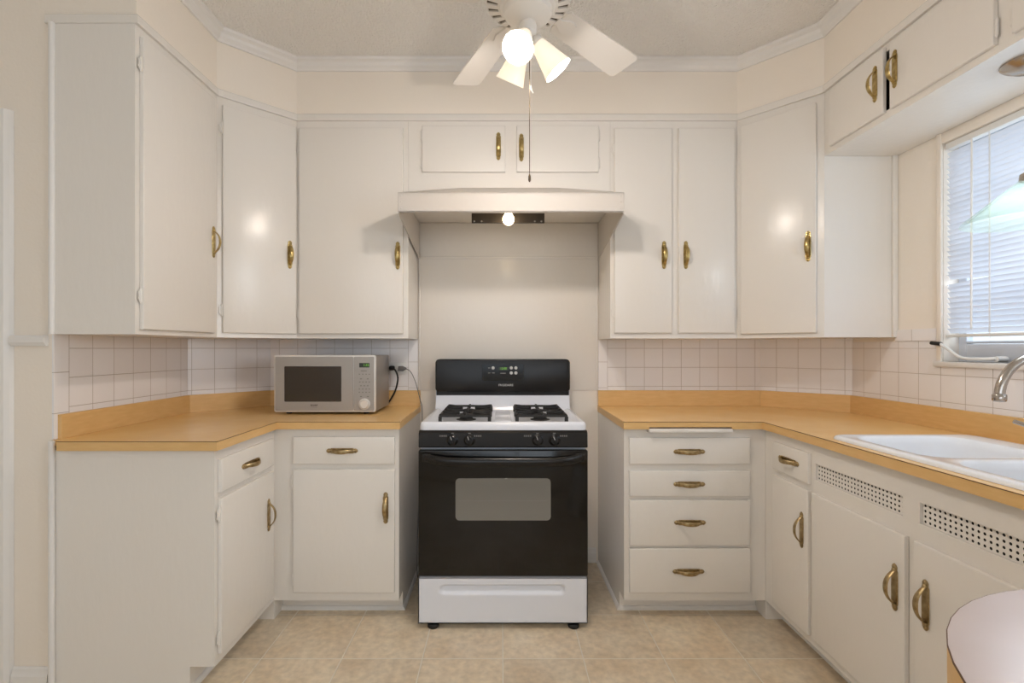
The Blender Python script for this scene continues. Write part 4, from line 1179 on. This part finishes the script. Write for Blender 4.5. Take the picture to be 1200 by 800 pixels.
bm = bm_new(); prism(bm, [(-0.014, -0.014), (0.016, -0.015), (0.034, -0.004), (0.034, 0.004), (0.012, 0.015), (-0.010, 0.014)], -0.026, 0, 'y', bevel=0.003, seg=2); obj('plug', bm, 'grey_rubber', pc)
bm = bm_new(); tube(bm, spline([(0.032, -0.013, 0.0), (0.062, -0.02, -0.02), (0.087, -0.025, -0.07), (0.105, -0.028, -0.13), (0.119, -0.028, -0.185), (0.130, -0.032, -0.24), (0.131, -0.05, -0.45), (0.128, -0.15, -0.8), (0.13, -0.2, -1.1), (0.15, -0.2, -1.136)], 7), 0.0024, 8); obj('cable', bm, 'grey_rubber', pc)

# ------------------------------------------------------------------ light
def area(name, loc, rot, sx, sy, w, col):
    L = bpy.data.lights.new(name, 'AREA'); L.shape = 'RECTANGLE'; L.size = sx; L.size_y = sy; L.energy = w; L.color = col
    o = bpy.data.objects.new(name, L); COL.objects.link(o); o.location = loc; o.rotation_euler = rot; return o
area('daylight_sink_window', (XR+0.75, (WY0+WY1)/2, 1.75), (0, R(82), 0), 1.2, 1.6, 3.0, (0.70, 0.84, 1.0))
area('added_fill_side', (XR+0.6, (W3A+W3B)/2, 1.8), (0, R(80), 0), 1.2, 1.2, 34, (0.93, 0.94, 1.0))  # added fill light, shines in through the added side window
area('added_fill_rear', (-0.45, -5.2, 1.9), (R(80), 0, 0), 3.2, 1.6, 17, (0.96, 0.94, 1.0))  # added fill light behind the camera, outside the added rear window
L = bpy.data.lights.new('hood_bulb_light', 'POINT'); L.energy = 0.22; L.color = (1.0, 0.84, 0.62); L.shadow_soft_size = 0.03
lo = bpy.data.objects.new('hood_bulb_light', L); COL.objects.link(lo); lo.location = (0.038, -0.44, 1.84)

L = bpy.data.lights.new('pendant_bulb_light', 'POINT'); L.energy = 2.4; L.color = (0.87, 0.90, 1.0); L.shadow_soft_size = 0.028
lo = bpy.data.objects.new('pendant_bulb_light', L); COL.objects.link(lo); lo.location = (1.665, -1.354, OB-0.47)
w = bpy.data.worlds.new('sky'); SC.world = w; w.use_nodes = True
bg = w.node_tree.nodes['Background']; bg.inputs['Color'].default_value = (0.86, 0.90, 1.0, 1); bg.inputs['Strength'].default_value = 1.05

# ------------------------------------------------------------------ camera and view
cam = bpy.data.cameras.new('camera'); co = bpy.data.objects.new('camera', cam); COL.objects.link(co)
co.location = (0, -CAMD, CAMZ); co.rotation_euler = (R(90), 0, 0)
cam.sensor_fit = 'HORIZONTAL'; cam.sensor_width = 36; cam.lens = 571/1200*36
cam.shift_x = 13/1200; cam.shift_y = 8/1200; cam.clip_start = 0.02
SC.camera = co
SC.view_settings.view_transform = 'Standard'; SC.view_settings.look = 'None'; SC.view_settings.gamma = 1.0
SC.view_settings.use_curve_mapping = False; SC.view_settings.exposure = 0.58
SC.cycles.use_denoising = True
SC.cycles.max_bounces = 10; SC.cycles.diffuse_bounces = 6
